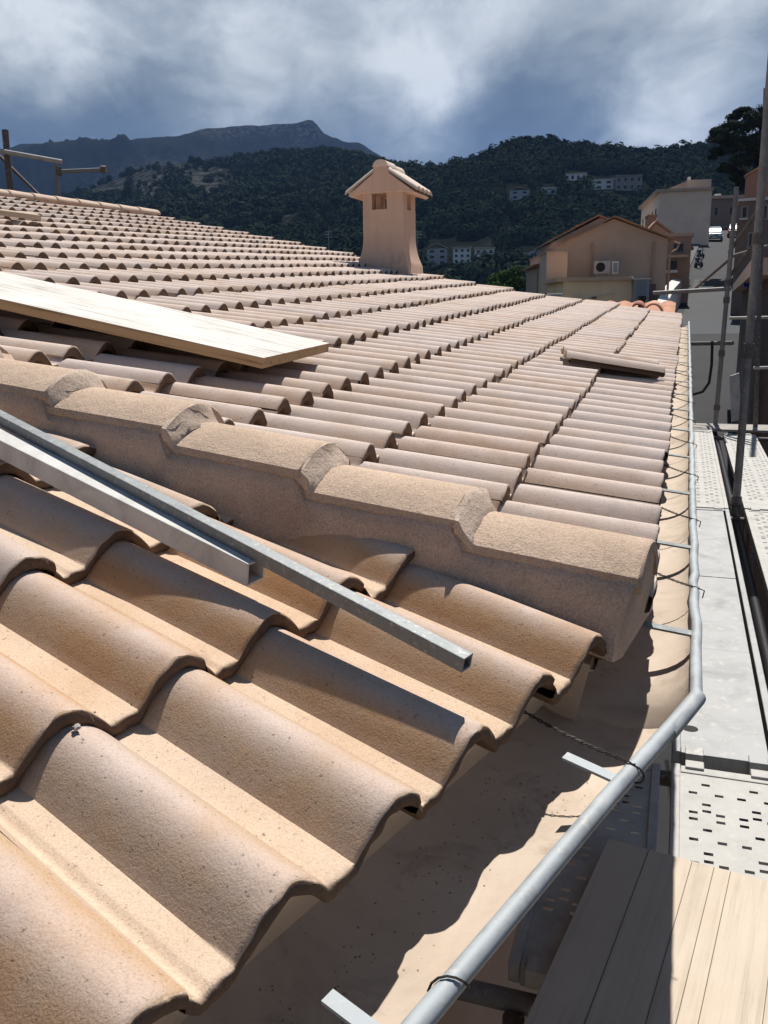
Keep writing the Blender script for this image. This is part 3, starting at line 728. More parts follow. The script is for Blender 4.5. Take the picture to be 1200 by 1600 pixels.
def forest():
    cents, rads = [], []
    N = 15000
    s_ = rng.uniform(-.52, .62, N); D = D1f(s_); Yt = 130 + (D * 1.04 - 130) * rng.random(N) ** .62
    z_ = terrain(s_, Yt); X_ = s_ * Yt
    e_ = z_ / Yt; keep = np.ones(N, bool)
    # convert direction to the frame to leave clearings at houses and rocks
    dirs = np.stack([s_, np.ones(N), e_], 1) @ MW; uu = 600 + F * dirs[:, 0] / dirs[:, 2]; vv_ = 800 - F * dirs[:, 1] / dirs[:, 2]
    for (u, v, ru, rv) in VILLA_PX: keep &= ~((np.abs(uu - u) < ru) & (vv_ > v - rv) & (vv_ < v + rv * 1.9) & (Yt < 700))
    for (u, v, ru, rv) in [(270, 272, 62, 18), (215, 290, 55, 14), (335, 285, 36, 24), (160, 300, 34, 9), (790, 372, 24, 18), (455, 350, 20, 12)]:
        keep &= ~((((uu - u) / ru) ** 2 + ((vv_ - v) / rv) ** 2 < 1) & (rng.random(N) < .86))
    keep &= (uu > -120) & (uu < 1330) & (vv_ < 480)
    keep &= ~((np.abs(X_ - STREET_K * Yt) < 14) & (Yt < 190))
    s_, Yt, z_, X_ = s_[keep], Yt[keep], z_[keep], X_[keep]; n = len(s_)
    h = rng.uniform(2.4, 4.6, n) * (.75 + .75 * rng.random(n)); w = h * rng.uniform(.55, .95, n)
    c = np.stack([X_, Yt, z_ + h * .55], 1); r = np.stack([w, w, h * .75], 1)
    near_ = Yt < 480
    Q = [leaf_quads(c[near_], r[near_], 130, h[near_] * .165, .45), leaf_quads(c[~near_], r[~near_], 70, h[~near_] * .24, .45)]
    o = quad_mesh('hillside_wood', np.vstack(Q), M_WOOD); tag(o, 'dark pine wood covering the hills behind the roof', 'wood', kind='stuff')
forest()
def tree(name, base, trunk_pts, r0, clumps, per, size, mat, label, cat='tree', limbs=()):
    t = empty(name, base, label, cat); m = MB()
    n = len(trunk_pts); m.tube(trunk_pts, [r0 * (1 - .55 * i / (n - 1)) for i in range(n)], 9)
    for l in limbs: m.tube(l, [r0 * .42, r0 * .3, r0 * .16][:len(l)], 7)
    m.build('trunk', M_BARK, t, smooth=True)
    c = np.array([k[:3] for k in clumps]); r = np.array([k[3:6] for k in clumps])
    quad_mesh('crown', leaf_quads(c, r, per, size, .3), mat, t)

# ================================================================== street and town
M_ASPH = plain('asphalt', (.022, .022, .024), .2, .8, .9, bscale=30, bump=.3, bdist=.01)
M_CONC = plain('street_concrete', (.07, .068, .066), .1, 1.2, .9)
M_WHITEW = plain('white_wall_paint', (.62, .60, .56), .08, 1.5, .9)
def strip(x0, x1, Ys, dz, thick=.5):
    m = MB(); m.sweep([[A3(STREET_K * Y + x0, Y, street_z(Y) + dz), A3(STREET_K * Y + x1, Y, street_z(Y) + dz), A3(STREET_K * Y + x1, Y, street_z(Y) + dz - thick), A3(STREET_K * Y + x0, Y, street_z(Y) + dz - thick)] for Y in Ys], True, True)
    return m
YS = list(np.linspace(2, 134, 45))
tag(strip(-2.6, 2.6, YS, 0, 6).build('street', M_ASPH, None), kind='structure')
tag(strip(-3.6, -2.6, YS, .13, 6).build('pavement', M_CONC, None), kind='structure')
# sunlit patch of the road, its light put into a paler slab colour
def stp(Y, x): return A3(STREET_K * Y + x, Y, street_z(Y) + .006)
pts = [stp(41, -1.5), stp(41, 1.2), stp(44, 1.7), stp(62, 1.7), stp(64, -1.9), stp(46, -1.9)]
m = MB(); m.sweep([pts, [p - A3(0, 0, .05) for p in pts]], True, True); tag(m.build('sunlit_patch', plain('sunlit_road', (.05, .053, .058), .06, .6, .9), None), kind='structure')

M_ROOF = plain('clay_roof', (.36, .20, .11), .2, 1.2, .9, bscale=6, bump=.4, bdist=.05)
M_ROOFP = plain('pale_roof', (.48, .36, .27), .15, 1.0, .9)
M_WIN = plain('window_dark', (.016, .018, .022), .2, 2, .25, 0, .5)
M_WFR = plain('window_frame', (.30, .28, .25), .1, 2)
M_GREY = plain('grey_paint', (.30, .31, .32), .1, 3, .6)
M_WHITE = plain('white_paint', (.66, .65, .62), .06, 1.2, .8)
M_ACW = plain('aged_white_casing', (.42, .40, .37), .08, 2, .7)
MW_ = lambda n, c: plain(n, c, .09, .9, .95)
class Bld:
    """building in its own axes: a along the front (to the right), b away, z up"""
    def __init__(s, name, u, v_base, Y, ang, label, cat='house'):
        p = at(u, v_base, Y); s.o = A3(*p); s.a = A3(math.cos(ang), -math.sin(ang), 0); s.b = A3(math.sin(ang), math.cos(ang), 0)
        s.t = empty(name, s.o, label, cat)
    def P(s, a, b, z): return s.o + s.a * a + s.b * b + A3(0, 0, z)
    def box(s, name, a0, a1, b0, b1, z0, z1, mat, parent=None, bevel=0):
        m = MB(); m.frame(s.P(a0, b0, z0), s.a * (a1 - a0), s.b * (b1 - b0), A3(0, 0, z1 - z0)); return m.build(name, mat, parent or s.t, bevel=bevel)
    def windows(s, rects, b=0.0, side=None, mat=None):
        """rects (a0, a1, z0, z1) on the front at depth b, or on the left side when side='l'"""
        for (x0, x1, z0, z1) in rects:
            fr = MB(); gl = MB(); d = .05
            def fb(m, y0, y1, xx0, xx1, zz0, zz1):
                if side == 'l': m.frame(s.P(b + y0, xx0, zz0), s.b * (xx1 - xx0), s.a * (y1 - y0), A3(0, 0, zz1 - zz0))
                else: m.frame(s.P(xx0, b + y0, zz0), s.a * (xx1 - xx0), s.b * (y1 - y0), A3(0, 0, zz1 - zz0))
            e = .07
            for r in ((x0 - e, x0, z0, z1), (x1, x1 + e, z0, z1), (x0 - e, x1 + e, z1, z1 + e), (x0 - e * 1.6, x1 + e * 1.6, z0 - e, z0)): fb(fr, -.05, .03, *r)
            f = fr.build('window', mat or M_WFR, s.t); fb(gl, -.012, .03, x0, x1, z0, z1); gl.build('pane', M_WIN, f)
    def gable(s, name, a0, a1, b0, b1, z, rise, mat, ov=.25, thick=.14, mid=.5, parent=None):
        am = a0 + (a1 - a0) * mid; m = MB(); pr = [(a0 - ov, z - ov * rise / (am - a0)), (am, z + rise), (a1 + ov, z - ov * rise / (a1 - am))]
        lo = [s.P(a, 0, zz) for a, zz in pr]; rings = []
        for b in (b0 - ov, b1 + ov):
            rings.append([s.P(a, b, zz) for a, zz in pr] + [s.P(a, b, zz + thick) for a, zz in pr[::-1]])
        m.sweep(rings, True, True); return m.build(name, mat, parent or s.t)
    def gable_wall(s, name, a0, a1, b0, b1, z0, z, rise, mat, mid=.5):
        am = a0 + (a1 - a0) * mid; m = MB()
        m.sweep([[s.P(a0, b, z0), s.P(a1, b, z0), s.P(a1, b, z), s.P(am, b, z + rise), s.P(a0, b, z)] for b in (b0, b1)], True, True); return m.build(name, mat, s.t)
px = lambda n, Y: n * Y / F * .945                          # frame pixels -> metres at depth Y
TH_A = R(3)
# gable house with the air conditioners
Y = 45.0; k = Bld('gable_house', 883, 452, Y, TH_A, 'beige gable house with orange roof edge and an air conditioner on its end wall')
W_ = px(158, Y); hL = px(452 - 384, Y); hR = px(452 - 376, Y)
k.gable_wall('wall', 0, W_, 0, 11, -7, px(452 - 378, Y), px(32, Y), MW_('beige_wall', (.50, .37, .275)), .46)
k.gable_wall('rear_wall', 0, W_ * .98, 3.3, 11, -7, px(452 - 378, Y) + .27, px(32, Y) + .1, MW_('beige_wall_b', (.48, .36, .27)), .46)
k.gable('rear_roof', -.2, W_ * .98, 3.2, 11.3, px(452 - 377, Y) + .28, px(33, Y) + .1, M_ROOF, .06, .08, .46)
rf = k.gable('roof', 0, W_, 0, 2.6, px(452 - 377, Y), px(33, Y), M_ROOF, .28, .07, .46)
k.box('chimney', W_ * .27, W_ * .27 + .5, 5, 5.5, px(60, Y), px(112, Y), M_STUCCO2, rf)
m = MB()
for x in (W_ * .255, W_ * .86): m.tube([k.P(x, -.08, -4), k.P(x, -.08, px(70, Y))], .05, 8)
m.build('drainpipe', M_STUCCO, k.t)
m = MB(); m.tube([k.P(W_ + .15, -.1, px(70, Y)), k.P(W_ + .55, -.1, px(66, Y)), k.P(W_ + .45, -.05, px(58, Y)), k.P(W_ + .12, -.05, px(52, Y)), k.P(W_ + .1, -.05, -3)], .06, 8); m.build('drainpipe', M_STUCCO, k.t)
k.box('parapet', W_ * .04, W_ * .86, -.9, -.02, -3, px(5, Y), MW_('dark_ledge', (.12, .09, .085)))
def aircon(name, u, v, Y, w, h, label, fan=True, mat=None):
    p = at(u, v, Y); t = empty(name, p, label, 'air conditioner')
    b = MB(); b.box(p[0] - w / 2, p[0] + w / 2, p[1], p[1] + .35, p[2], p[2] + h); b.build('casing', mat or M_ACW, t, bevel=.02)
    f = MB(); cx, cz, rr = p[0] - w * .12, p[2] + h * .52, h * .36
    f.sweep([[A3(cx + rr * math.cos(a), p[1] + y, cz + rr * math.sin(a)) for a in np.linspace(0, 2 * math.pi, 24, endpoint=False)] for y in (-.015, .01)], True, True)
    if fan: f.build('fan_grille', M_DARK, t)
    for s_ in (-1, 1): g = MB(); g.box(p[0] + s_ * w * .36 - .03, p[0] + s_ * w * .36 + .03, p[1] + .02, p[1] + .33, p[2] - .08, p[2] + .002); g.build('foot', M_GREY, t)
aircon('air_conditioner', 941, 428, 43.9, .80, .62, 'white air conditioner with a round dark fan on the gable house wall')
p = at(961, 428, 43.9); t = empty('wall_box', p, 'narrow white framed box standing beside the air conditioner fan', 'equipment box')
b = MB(); b.box(p[0] - .16, p[0] + .16, p[1], p[1] + .2, p[2], p[2] + .6); b.build('casing', M_WHITE, t, bevel=.015); b = MB(); b.box(p[0] - .1, p[0] + .1, p[1] - .015, p[1], p[2] + .08, p[2] + .52); b.build('louvre_panel', M_GREY, t)
# lower wing on its left, and a small tiled outbuilding
Y = 44.0; k = Bld('side_wing', 853, 452, Y, TH_A, 'low flat beige wing left of the gable house')
k.box('wall', 0, px(33, Y), 0, 7, -7, px(452 - 396, Y), MW_('wing_wall', (.58, .43, .32))); k.box('coping', -.06, px(33, Y), -.06, 7, px(452 - 396, Y), px(452 - 394, Y), M_ROOFP)
Y = 47.0; k = Bld('tiled_outbuilding', 838, 460, Y, TH_A, 'small outbuilding with a reddish tiled roof left of the flat beige wing', 'outbuilding')
k.box('wall', 0, px(24, Y), 0, 5, -7, px(460 - 417, Y), MW_('outbuilding_wall', (.38, .30, .23)))
m = MB(); m.sweep([[k.P(a, b_, z_) for a, z_ in ((-.25, px(460 - 418, Y)), (px(28, Y), px(460 - 411, Y)), (px(28, Y), px(460 - 408, Y)), (-.25, px(460 - 414.5, Y)))] for b_ in (-.3, 5)], True, True); m.build('roof', plain('red_tiles', (.34, .15, .09), .25, 3), k.t)
k.windows([(px(7, Y), px(12, Y), px(10, Y), px(32, Y))])
# yellow annex
Y = 38.0; k = Bld('yellow_annex', 880, 478, Y, TH_A, 'ochre yellow flat roofed annex in front of the gable house', 'annex')
k.box('wall', 0, px(107, Y), 0, 5, -6, px(478 - 440, Y), MW_('ochre_wall', (.88, .64, .38)))
k.box('coping', -.32, px(108.5, Y), -.12, 5.2, px(478 - 440, Y), px(478 - 434, Y), MW_('ochre_coping', (.60, .42, .27)))
m = MB(); m.tube([k.P(px(14, Y), -.06, px(16, Y)), k.P(px(40, Y), -.12, px(13, Y)), k.P(px(80, Y), -.06, px(19, Y))], .018, 6); m.build('cable', M_WHITE, k.t)
k.box('wall_light', px(44, Y), px(52, Y), -.1, -.0, px(11, Y), px(14, Y), plain('brown_lamp', (.15, .08, .05)))
p = at(868, 461, 36.5); b = MB(); b.box(p[0] - .25, p[0] + .25, p[1], p[1] + .4, p[2] - 3, p[2]); b.frame(p + A3(-.29, -.04, .001), (.58, 0, 0), (0, .48, 0), (0, 0, .05)); tag(b.build('water_tank', M_WHITE, None, bevel=.02), 'small white box tank at the left corner of the yellow annex', 'tank')
p = at(1002, 470, 37.5); t = empty('meter_cabinet', p, 'tall grey metal cabinet beside the yellow annex', 'cabinet')
w = px(24, 37.5); b = MB(); b.box(p[0] - w / 2, p[0] + w / 2, p[1], p[1] + .5, p[2] - 3, p[2] + px(33, 37.5)); b.build('casing', M_GREY, t, bevel=.015)
b = MB(); b.box(p[0] - w / 2 - .04, p[0] + w / 2 + .04, p[1] - .06, p[1] + .55, p[2] + px(33, 37.5) + .002, p[2] + px(35, 37.5)); b.build('lid', M_WHITE, t)
b = MB(); b.box(p[0] - w * .38, p[0] + w * .30, p[1] - .012, p[1], p[2] - 1.2, p[2] + px(29, 37.5)); b.build('door', plain('grey_door', (.24, .25, .26)), t)
# neighbour's roof with clay ridge, just beyond our verge
Y = 12.5; p = at(1000, 492, Y); k = Bld('clay_tiled_house', 958, 500, Y, R(19), 'orange clay tiled roof corner just beyond the far end of the new roof')
k.box('wall', -1.6, px(88, Y), .1, 4, -7, -.12, M_STUCCO)
rfm = MB(); n_ = 11; rows_ = []
for i in range(n_ * 8 + 1):
    a = -1.6 + (px(93, Y) + 1.6) * i / (n_ * 8); h = .035 * (abs(math.sin(math.pi * i / 8)))
    zz = (a - px(93, Y)) * -.02
    rows_.append([k.P(a, -.1, -.1 + h + zz), k.P(a, 1.6, .22 + h + zz), k.P(a, 1.6, .17 + zz), k.P(a, -.1, -.16 + zz)])
rfm.sweep(rows_, True, True); rf = rfm.build('roof', plain('orange_clay', (.46, .235, .15), .2, 6, .9), k.t, smooth=True)
for i, (a, zc_, rr) in enumerate(((px(38, Y), .10, .1), (px(62, Y), .06, .13))):
    m = MB(); m.sweep([[k.P(a + rr * math.cos(t), b_, zc_ + rr * 1.25 * math.sin(t) + .1 * (b_ + .2)) for t in np.linspace(-.2, math.pi + .2, 12)] for b_ in (-.25, .2)], False, False)
    o = m.build('ridge_tile', plain('clay_ridge_tile', (.50, .26, .17) if i else (.25, .085, .06), .2, 5), rf, smooth=True); q = o.modifiers.new('t', 'SOLIDIFY'); q.thickness = .02
p = at(1003, 468, 12.9); m = MB(); m.tube([p - A3(0, 0, .5), p], .05, 10); m.build('vent_pipe', M_DARK, k.t, smooth=True); m = MB(); m.tube([p, p + A3(0, 0, .05)], [.075, .06], 10); m.build('vent_cap', M_CABLE, k.t)
# brown roofed cottage behind the gable house and the row down to the street
Y = 62.0; k = Bld('brown_roofed_house', 985, 420, Y, R(8), 'house with a plain brown roof stepping up behind the gable house')
m = MB(); w = px(90, Y)
k.gable_wall('wall', 0, w, 0, 9, -9, px(30, Y), px(38, Y), MW_('cocoa_wall', (.42, .28, .20)), .40)
rf = k.gable('roof', 0, w, 0, 9, px(30, Y), px(39, Y), plain('brown_roof', (.30, .18, .115), .15, 2), .2, .15, .40)
k.box('chimney', w * .34, w * .48, 2, 3, px(50, Y), px(82, Y), M_STUCCO, rf); k.box('chimney_lid', w * .32, w * .50, 1.9, 3.1, px(82, Y) + .002, px(85, Y), M_ROOF, rf)
Y = 52.0; k = Bld('street_side_house', 1036, 430, Y, R(14), 'tall narrow shaded house with tiled ledges at the street edge')
w = px(40, Y); k.box('wall', 0, w, 0, 16, -9, px(430 - 372, Y), MW_('shaded_wall', (.40, .28, .21)))
k.box('roof_edge', -.1, w + .12, -.15, 16, px(430 - 372, Y) + .002, px(430 - 367, Y), M_ROOFP)
k.box('canopy', 0, w * .86, -.8, -.002, px(430 - 404, Y), px(430 - 400, Y), M_ROOFP); k.box('balcony', -.0, w * .5, -.7, -.002, px(430 - 427, Y), px(430 - 423, Y), M_WHITE)
k.windows([(w * .35, w * .7, px(430 - 395, Y), px(430 - 382, Y)), (w * .2, w * .5, px(430 - 422, Y), px(430 - 408, Y))])
# large cream block with small windows in its left flank
Y = 98.0; k = Bld('cream_block', 1026, 392, Y, R(10), 'large cream building with a row of small dark windows under its roof edge')
w = px(78, Y); zt_ = px(392 - 304, Y); k.box('wall', 0, w, 0, 17, -12, zt_, MW_('cream_wall', (.82, .63, .49)))
m = MB(); m.frame(k.P(-.35, -.2, zt_ + .002), k.a * (w + .5), k.b * 17.6, A3(0, 0, .3)); m.build('roof', M_ROOFP, k.t)
k.windows([(2.0 + 3.0 * i, 2.7 + 3.0 * i, zt_ - 2.9, zt_ - 1.5) for i in range(5)], 0, 'l')
k.box('terrace', -3.2, -.002, 3, 17, zt_ - 5.6, zt_ - 4.2, MW_('terrace_wall', (.50, .42, .34)))
Y = 108.0; k = Bld('flat_roofed_block', 1040, 330, Y, R(10), 'plain grey beige block with a small chimney rising behind the cream building')
k.box('wall', px(30, Y), px(66, Y), 0, 8, -16, px(330 - 285, Y), MW_('grey_beige_wall', (.50, .41, .34)))
m = MB(); m.sweep([[k.P(a, b_, z_) for a, z_ in ((px(4, Y), 0), (px(30, Y) - .003, 0), (px(30, Y) - .003, px(330 - 286, Y)), (px(4, Y), px(330 - 296, Y)))] for b_ in (0, 8)], True, True); m.build('lean_to', MW_('grey_beige_wall_b', (.36, .30, .25)), k.t)
k.box('chimney', px(35, Y), px(39, Y), 2, 2.6, px(330 - 286, Y), px(330 - 277, Y), M_WHITE)
# brown house closing the street
Y = 128.0; k = Bld('brown_house', 1103, 392, Y, R(6), 'dark brown two storey house with small windows closing the top of the street')
w = px(95, Y); zt_ = px(392 - 314, Y); k.box('wall', 0, w, 0, 10, -14, zt_, MW_('brown_wall', (.22, .165, .13)))
k.box('roof_edge', -.3, w + .3, -.3, 10, zt_ + .002, zt_ + .4, M_ROOFP)
pxr = lambda l: [(px(a - 1103, Y), px(b - 1103, Y), px(392 - d, Y), px(392 - c_, Y)) for a, b, c_, d in l]
k.windows(pxr([(1112, 1117, 327, 339), (1135, 1141, 327, 339), (1156, 1160, 328, 340)]))
k.windows(pxr([(1107, 1118, 358, 374), (1130, 1141, 358, 374)]))
k.box('chimney', px(18, Y), px(26, Y), 3, 4, zt_ + .4, zt_ + 1.0, M_WHITE)
# houses along the right side of the street
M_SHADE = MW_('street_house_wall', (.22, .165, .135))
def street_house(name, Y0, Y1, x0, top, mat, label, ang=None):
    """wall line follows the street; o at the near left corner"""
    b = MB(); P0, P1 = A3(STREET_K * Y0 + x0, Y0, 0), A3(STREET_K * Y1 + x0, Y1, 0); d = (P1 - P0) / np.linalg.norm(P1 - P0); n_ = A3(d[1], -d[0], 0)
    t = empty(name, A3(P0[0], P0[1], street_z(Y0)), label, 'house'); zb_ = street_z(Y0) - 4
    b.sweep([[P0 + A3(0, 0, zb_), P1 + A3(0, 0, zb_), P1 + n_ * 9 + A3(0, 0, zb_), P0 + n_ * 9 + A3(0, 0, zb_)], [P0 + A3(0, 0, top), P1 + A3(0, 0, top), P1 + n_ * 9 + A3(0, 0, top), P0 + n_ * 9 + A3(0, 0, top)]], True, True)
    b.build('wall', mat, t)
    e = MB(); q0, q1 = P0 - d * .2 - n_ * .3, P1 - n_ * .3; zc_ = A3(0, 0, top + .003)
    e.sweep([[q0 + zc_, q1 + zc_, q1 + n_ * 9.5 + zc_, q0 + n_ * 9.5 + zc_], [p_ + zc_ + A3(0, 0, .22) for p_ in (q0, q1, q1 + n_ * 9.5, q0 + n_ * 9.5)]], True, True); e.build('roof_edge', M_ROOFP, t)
    L_ = np.linalg.norm(P1 - P0); 
    for i in range(max(1, int(L_ / 4))):
        for zz in (street_z(Y0 + (Y1 - Y0) * (i + .5) / max(1, int(L_ / 4))) + 1.0, street_z(Y0 + (Y1 - Y0) * (i + .5) / max(1, int(L_ / 4))) + 4.0):
            if zz + 1.4 > top: continue
            c_ = P0 + d * (L_ * (i + .5) / max(1, int(L_ / 4))) + A3(0, 0, zz); f = MB()
            f.frame(c_ - d * .62 - n_ * .05 - A3(0, 0, .08), d * 1.24, n_ * .08, A3(0, 0, .08)); f.frame(c_ - d * .58 - n_ * .04, d * .09, n_ * .07, A3(0, 0, 1.4)); f.frame(c_ + d * .49 - n_ * .04, d * .09, n_ * .07, A3(0, 0, 1.4))
            fo = f.build('window', M_WFR, t); g_ = MB(); g_.frame(c_ - d * .49 - n_ * .012, d * .98, n_ * .04, A3(0, 0, 1.4)); g_.build('pane', M_WIN, fo)
    return t, P0, d, n_
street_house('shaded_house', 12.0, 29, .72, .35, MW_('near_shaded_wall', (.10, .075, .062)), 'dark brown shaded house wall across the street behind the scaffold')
Y = 47.0; k = Bld('row_house', 1148, 395, Y, R(25), 'dull brown house with a white coping line behind the scaffold poles'); w = px(140, Y); zt_ = px(395 - 318, Y)
k.box('wall', 0, w, 0, 9, -8, zt_, MW_('row_house_wall', (.19, .145, .12))); k.box('coping', -.12, w, -.15, 9, zt_ + .002, zt_ + px(4, Y), M_WHITEW)
k.windows([(px(7, Y), px(13, Y), px(53, Y), px(68, Y)), (px(34, Y), px(42, Y), px(50, Y), px(68, Y)), (px(20, Y), px(27, Y), px(8, Y), px(28, Y))]); k.box('window_ledge', px(4, Y), px(16, Y), -.35, -.003, px(49, Y), px(51, Y), M_WHITEW)
Y = 58.0; k = Bld('terraced_house', 1162, 320, Y, R(25), 'reddish brown house with a sloping top below the dark pine at the right edge'); w = px(120, Y)
m = MB(); m.sweep([[k.P(a, b_, z_) for a, z_ in ((0, -6), (w, -6), (w, px(72, Y)), (px(22, Y), px(54, Y)), (0, px(41, Y)))] for b_ in (0, 9)], True, True); m.build('wall', MW_('brick_red_wall', (.25, .14, .10)), k.t)
m = MB(); m.sweep([[k.P(a, b_, z_) for a, z_ in ((-.1, px(41, Y)), (px(22, Y), px(54, Y) + .003), (w, px(72, Y) + .003), (w, px(75, Y)), (px(22, Y), px(57, Y)), (-.1, px(43, Y)))] for b_ in (-.15, 9)], True, True); m.build('roof_edge', M_ROOF, k.t)
# white boundary wall / ramp on the left of the street
k_ = [(60, -2.6, .5), (52, -2.75, 1.3), (46, -2.9, 1.5), (41, -3.0, 1.2)]
m = MB(); m.sweep([[A3(STREET_K * Y_ + x_, Y_, street_z(Y_) - .5), A3(STREET_K * Y_ + x_ + .5, Y_, street_z(Y_) - .5), A3(STREET_K * Y_ + x_ + .5, Y_, street_z(Y_) + h_), A3(STREET_K * Y_ + x_, Y_, street_z(Y_) + h_ + .1)] for Y_, x_, h_ in k_], True, True)
tag(m.build('boundary_wall', M_WHITEW, None), 'low white boundary wall edging the left side of the street', 'wall')

# ---------------------------------------------------------------- cars and scooters
def car(Y, x, yaw, body, roofc, label):
    o = A3(STREET_K * Y + x, Y, street_z(Y) + .004); t = empty('parked_car', o, label, 'car', 'cars parked up the street'); ca, sa = math.cos(yaw), math.sin(yaw)
    def P(l, w, z): return o + A3(ca * w + sa * l, -sa * w + ca * l, z + ST_G * (l * ca - w * sa * 0))
    secs = [(-2.0, .62, .38, .72), (-1.9, .80, .30, .86), (-1.2, .86, .26, .95), (-.9, .86, .26, .98), (.9, .86, .26, .96), (1.5, .85, .28, .90), (1.95, .80, .36, .80)]
    m = MB(); m.sweep([[P(l, -w, z0), P(l, w, z0), P(l, w * 1.02, (z0 + z1) / 2), P(l, w * .94, z1), P(l, -w * .94, z1), P(l, -w * 1.02, (z0 + z1) / 2)] for l, w, z0, z1 in secs], True, True); m.build('body', body, t, smooth=True)
    m = MB(); m.sweep([[P(l, -w, z0), P(l, w, z0), P(l, w * .84, z1), P(l, -w * .84, z1)] for l, w, z0, z1 in ((-1.35, .78, .95, .99), (-.75, .80, .94, 1.42), (.7, .80, .94, 1.45), (1.55, .78, .90, .97))], True, True); m.build('cabin', M_WIN, t, smooth=True)
    m = MB(); m.sweep([[P(l, -w, z), P(l, w, z), P(l, w * .9, z + .05), P(l, -w * .9, z + .05)] for l, w, z in ((-.72, .64, 1.425), (0, .68, 1.462), (.7, .64, 1.455))], True, True); m.build('roof', roofc, t, smooth=True)
    for l in (-1.25, 1.25):
        for w in (-.80, .80):
            m = MB(); m.sweep([[P(l + .31 * math.cos(a), w + dx, .31 + .31 * math.sin(a)) for a in np.linspace(0, 2 * math.pi, 16, endpoint=False)] for dx in (-.1, .1)], True, True); tyre = m.build('wheel', M_CABLE, t)
            m = MB(); m.sweep([[P(l + .18 * math.cos(a), w + dx, .31 + .18 * math.sin(a)) for a in np.linspace(0, 2 * math.pi, 12, endpoint=False)] for dx in (-.108, .108)], True, True); m.build('rim', M_GREY, tyre)
    for w in (-.56, .56):
        m = MB(); m.frame(P(-2.02, w - .15, .62), P(-2.02, w + .15, .62) - P(-2.02, w - .15, .62), P(-1.9, w - .15, .62) - P(-2.02, w - .15, .62), A3(0, 0, .14)); m.build('headlight', M_WHITE, t)
    m = MB(); m.frame(P(-2.03, -.25, .45), P(-2.03, .25, .45) - P(-2.03, -.25, .45), P(-1.97, -.25, .45) - P(-2.03, -.25, .45), A3(0, 0, .11)); m.build('number_plate', M_WHITE, t)
def paint(name, c): 
    t = MT(name, .45, .4); t.b.inputs['Coat Weight'].default_value = .15; return t.done(t.ramp(t.noise(3, 3), [(.3, np.array(c) * .95), (.7, c)]))
car(104, -1.15, STREET_K * .9, paint('blue_grey_paint', (.14, .22, .30)), paint('blue_grey_roof', (.16, .25, .34)), 'pale blue car parked on the left of the street')
car(110, 1.3, STREET_K * .9, paint('red_paint', (.30, .02, .02)), paint('white_roof_paint', (.7, .7, .7)), 'red car with a white roof parked behind the scaffold pole')
def scooter(Y, x, label):
    o = A3(STREET_K * Y + x, Y, street_z(Y)); t = empty('scooter', o, label, 'scooter')
    m = MB(); m.tube([o + A3(0, -.45, .35), o + A3(0, -.1, .3), o + A3(0, .25, .55), o + A3(0, .6, .6)], [.1, .13, .16, .1], 8); m.build('body', paint('dark_scooter', (.02, .02, .025)), t, smooth=True)
    m = MB(); m.tube([o + A3(0, -.55, .3), o + A3(0, -.4, 1.0)], .035, 6); m.tube([o + A3(-.32, -.4, 1.02), o + A3(.32, -.4, 1.02)], .02, 6); m.build('handlebar', M_CABLE, t)
    m = MB(); m.tube([o + A3(0, .05, .74), o + A3(0, .65, .78)], [.1, .12], 8); m.build('seat', M_CABLE, t, smooth=True)
    m = MB(); m.sweep([[o + A3(w, -.55 + .1 * w, .75) + A3(.13 * math.cos(a), 0, .13 * math.sin(a)) for a in np.linspace(0, 2 * math.pi, 12, endpoint=False)] for w in (0.0, .001)], True, True); m.build('headlight', M_WHITE, t)
    for l in (-.62, .62):
        m = MB(); m.sweep([[o + A3(dx, l + .24 * math.cos(a), .24 + .24 * math.sin(a)) for a in np.linspace(0, 2 * math.pi, 14, endpoint=False)] for dx in (-.06, .06)], True, True); m.build('wheel', M_CABLE, t)
scooter(72, -1.9, 'dark scooter standing by the white boundary wall'); scooter(80, -2.0, 'dark scooter just below the pale blue car')

# ---------------------------------------------------------------- villas on the hillside
def villa(name, u, v, wpx, hpx, mat, roofm, label, floors=2, nwin=3, flat=True, group='villas on the wooded hillside', ang=0.0):
    X_, Y_, z_ = terrain_at(u, v); k = Bld(name, u, v, Y_, math.atan2(X_, Y_) * .6 + ang, label); k.t['group'] = group
    w, h = px(wpx, Y_), px(hpx, Y_); dp = w * .8
    k.box('wall', -w / 2, w / 2, 0, dp, -6, h, mat)
    if flat: k.box('roof', -w / 2 - .3, w / 2 + .3, -.4, dp, h + .003, h + .35, roofm)
    else: k.gable('roof', -w / 2, w / 2, 0, dp, h, h * .28, roofm, .4, .25)
    fh = h / floors
    for f in range(floors):
        k.windows([(-w / 2 + w * (i + .28) / nwin, -w / 2 + w * (i + .72) / nwin, f * fh + fh * .28, f * fh + fh * .74) for i in range(nwin)], mat=M_WHITE)
    return k
MV = [MW_('villa_white', (.85, .83, .78)), MW_('villa_cream', (.72, .62, .5)), MW_('villa_grey', (.46, .46, .47)), MW_('villa_stone', (.34, .30, .27)), MW_('villa_blue', (.50, .60, .70))]
GL = 'houses at the foot of the hill'
villa('villa', 899, 283, 34, 11, MV[0], MW_('cream_roof', (.58, .48, .36)), 'long white villa with a cream roof, highest on the hillside', 1, 4)
k = villa('villa', 943, 296, 30, 14, MV[0], MV[0], 'white stepped villa beside the brown stone villa', 2, 2)
villa('villa', 982, 298, 40, 22, MV[3], MW_('stone_villa_roof', (.40, .35, .30)), 'brown stone villa with open terraces right of the white stepped villa', 2, 4)
villa('villa', 858, 305, 22, 10, MV[4], MV[0], 'small pale blue villa with a white flat roof', 1, 2)
villa('villa', 812, 312, 30, 14, MV[2], M_ROOFP, 'grey villa with a pale pinkish gabled roof left of the small blue villa', 2, 2, False)
villa('villa', 806, 360, 22, 6, MV[0], MV[2], 'low whitish villa half hidden by pines on the bare slope', 1, 2)
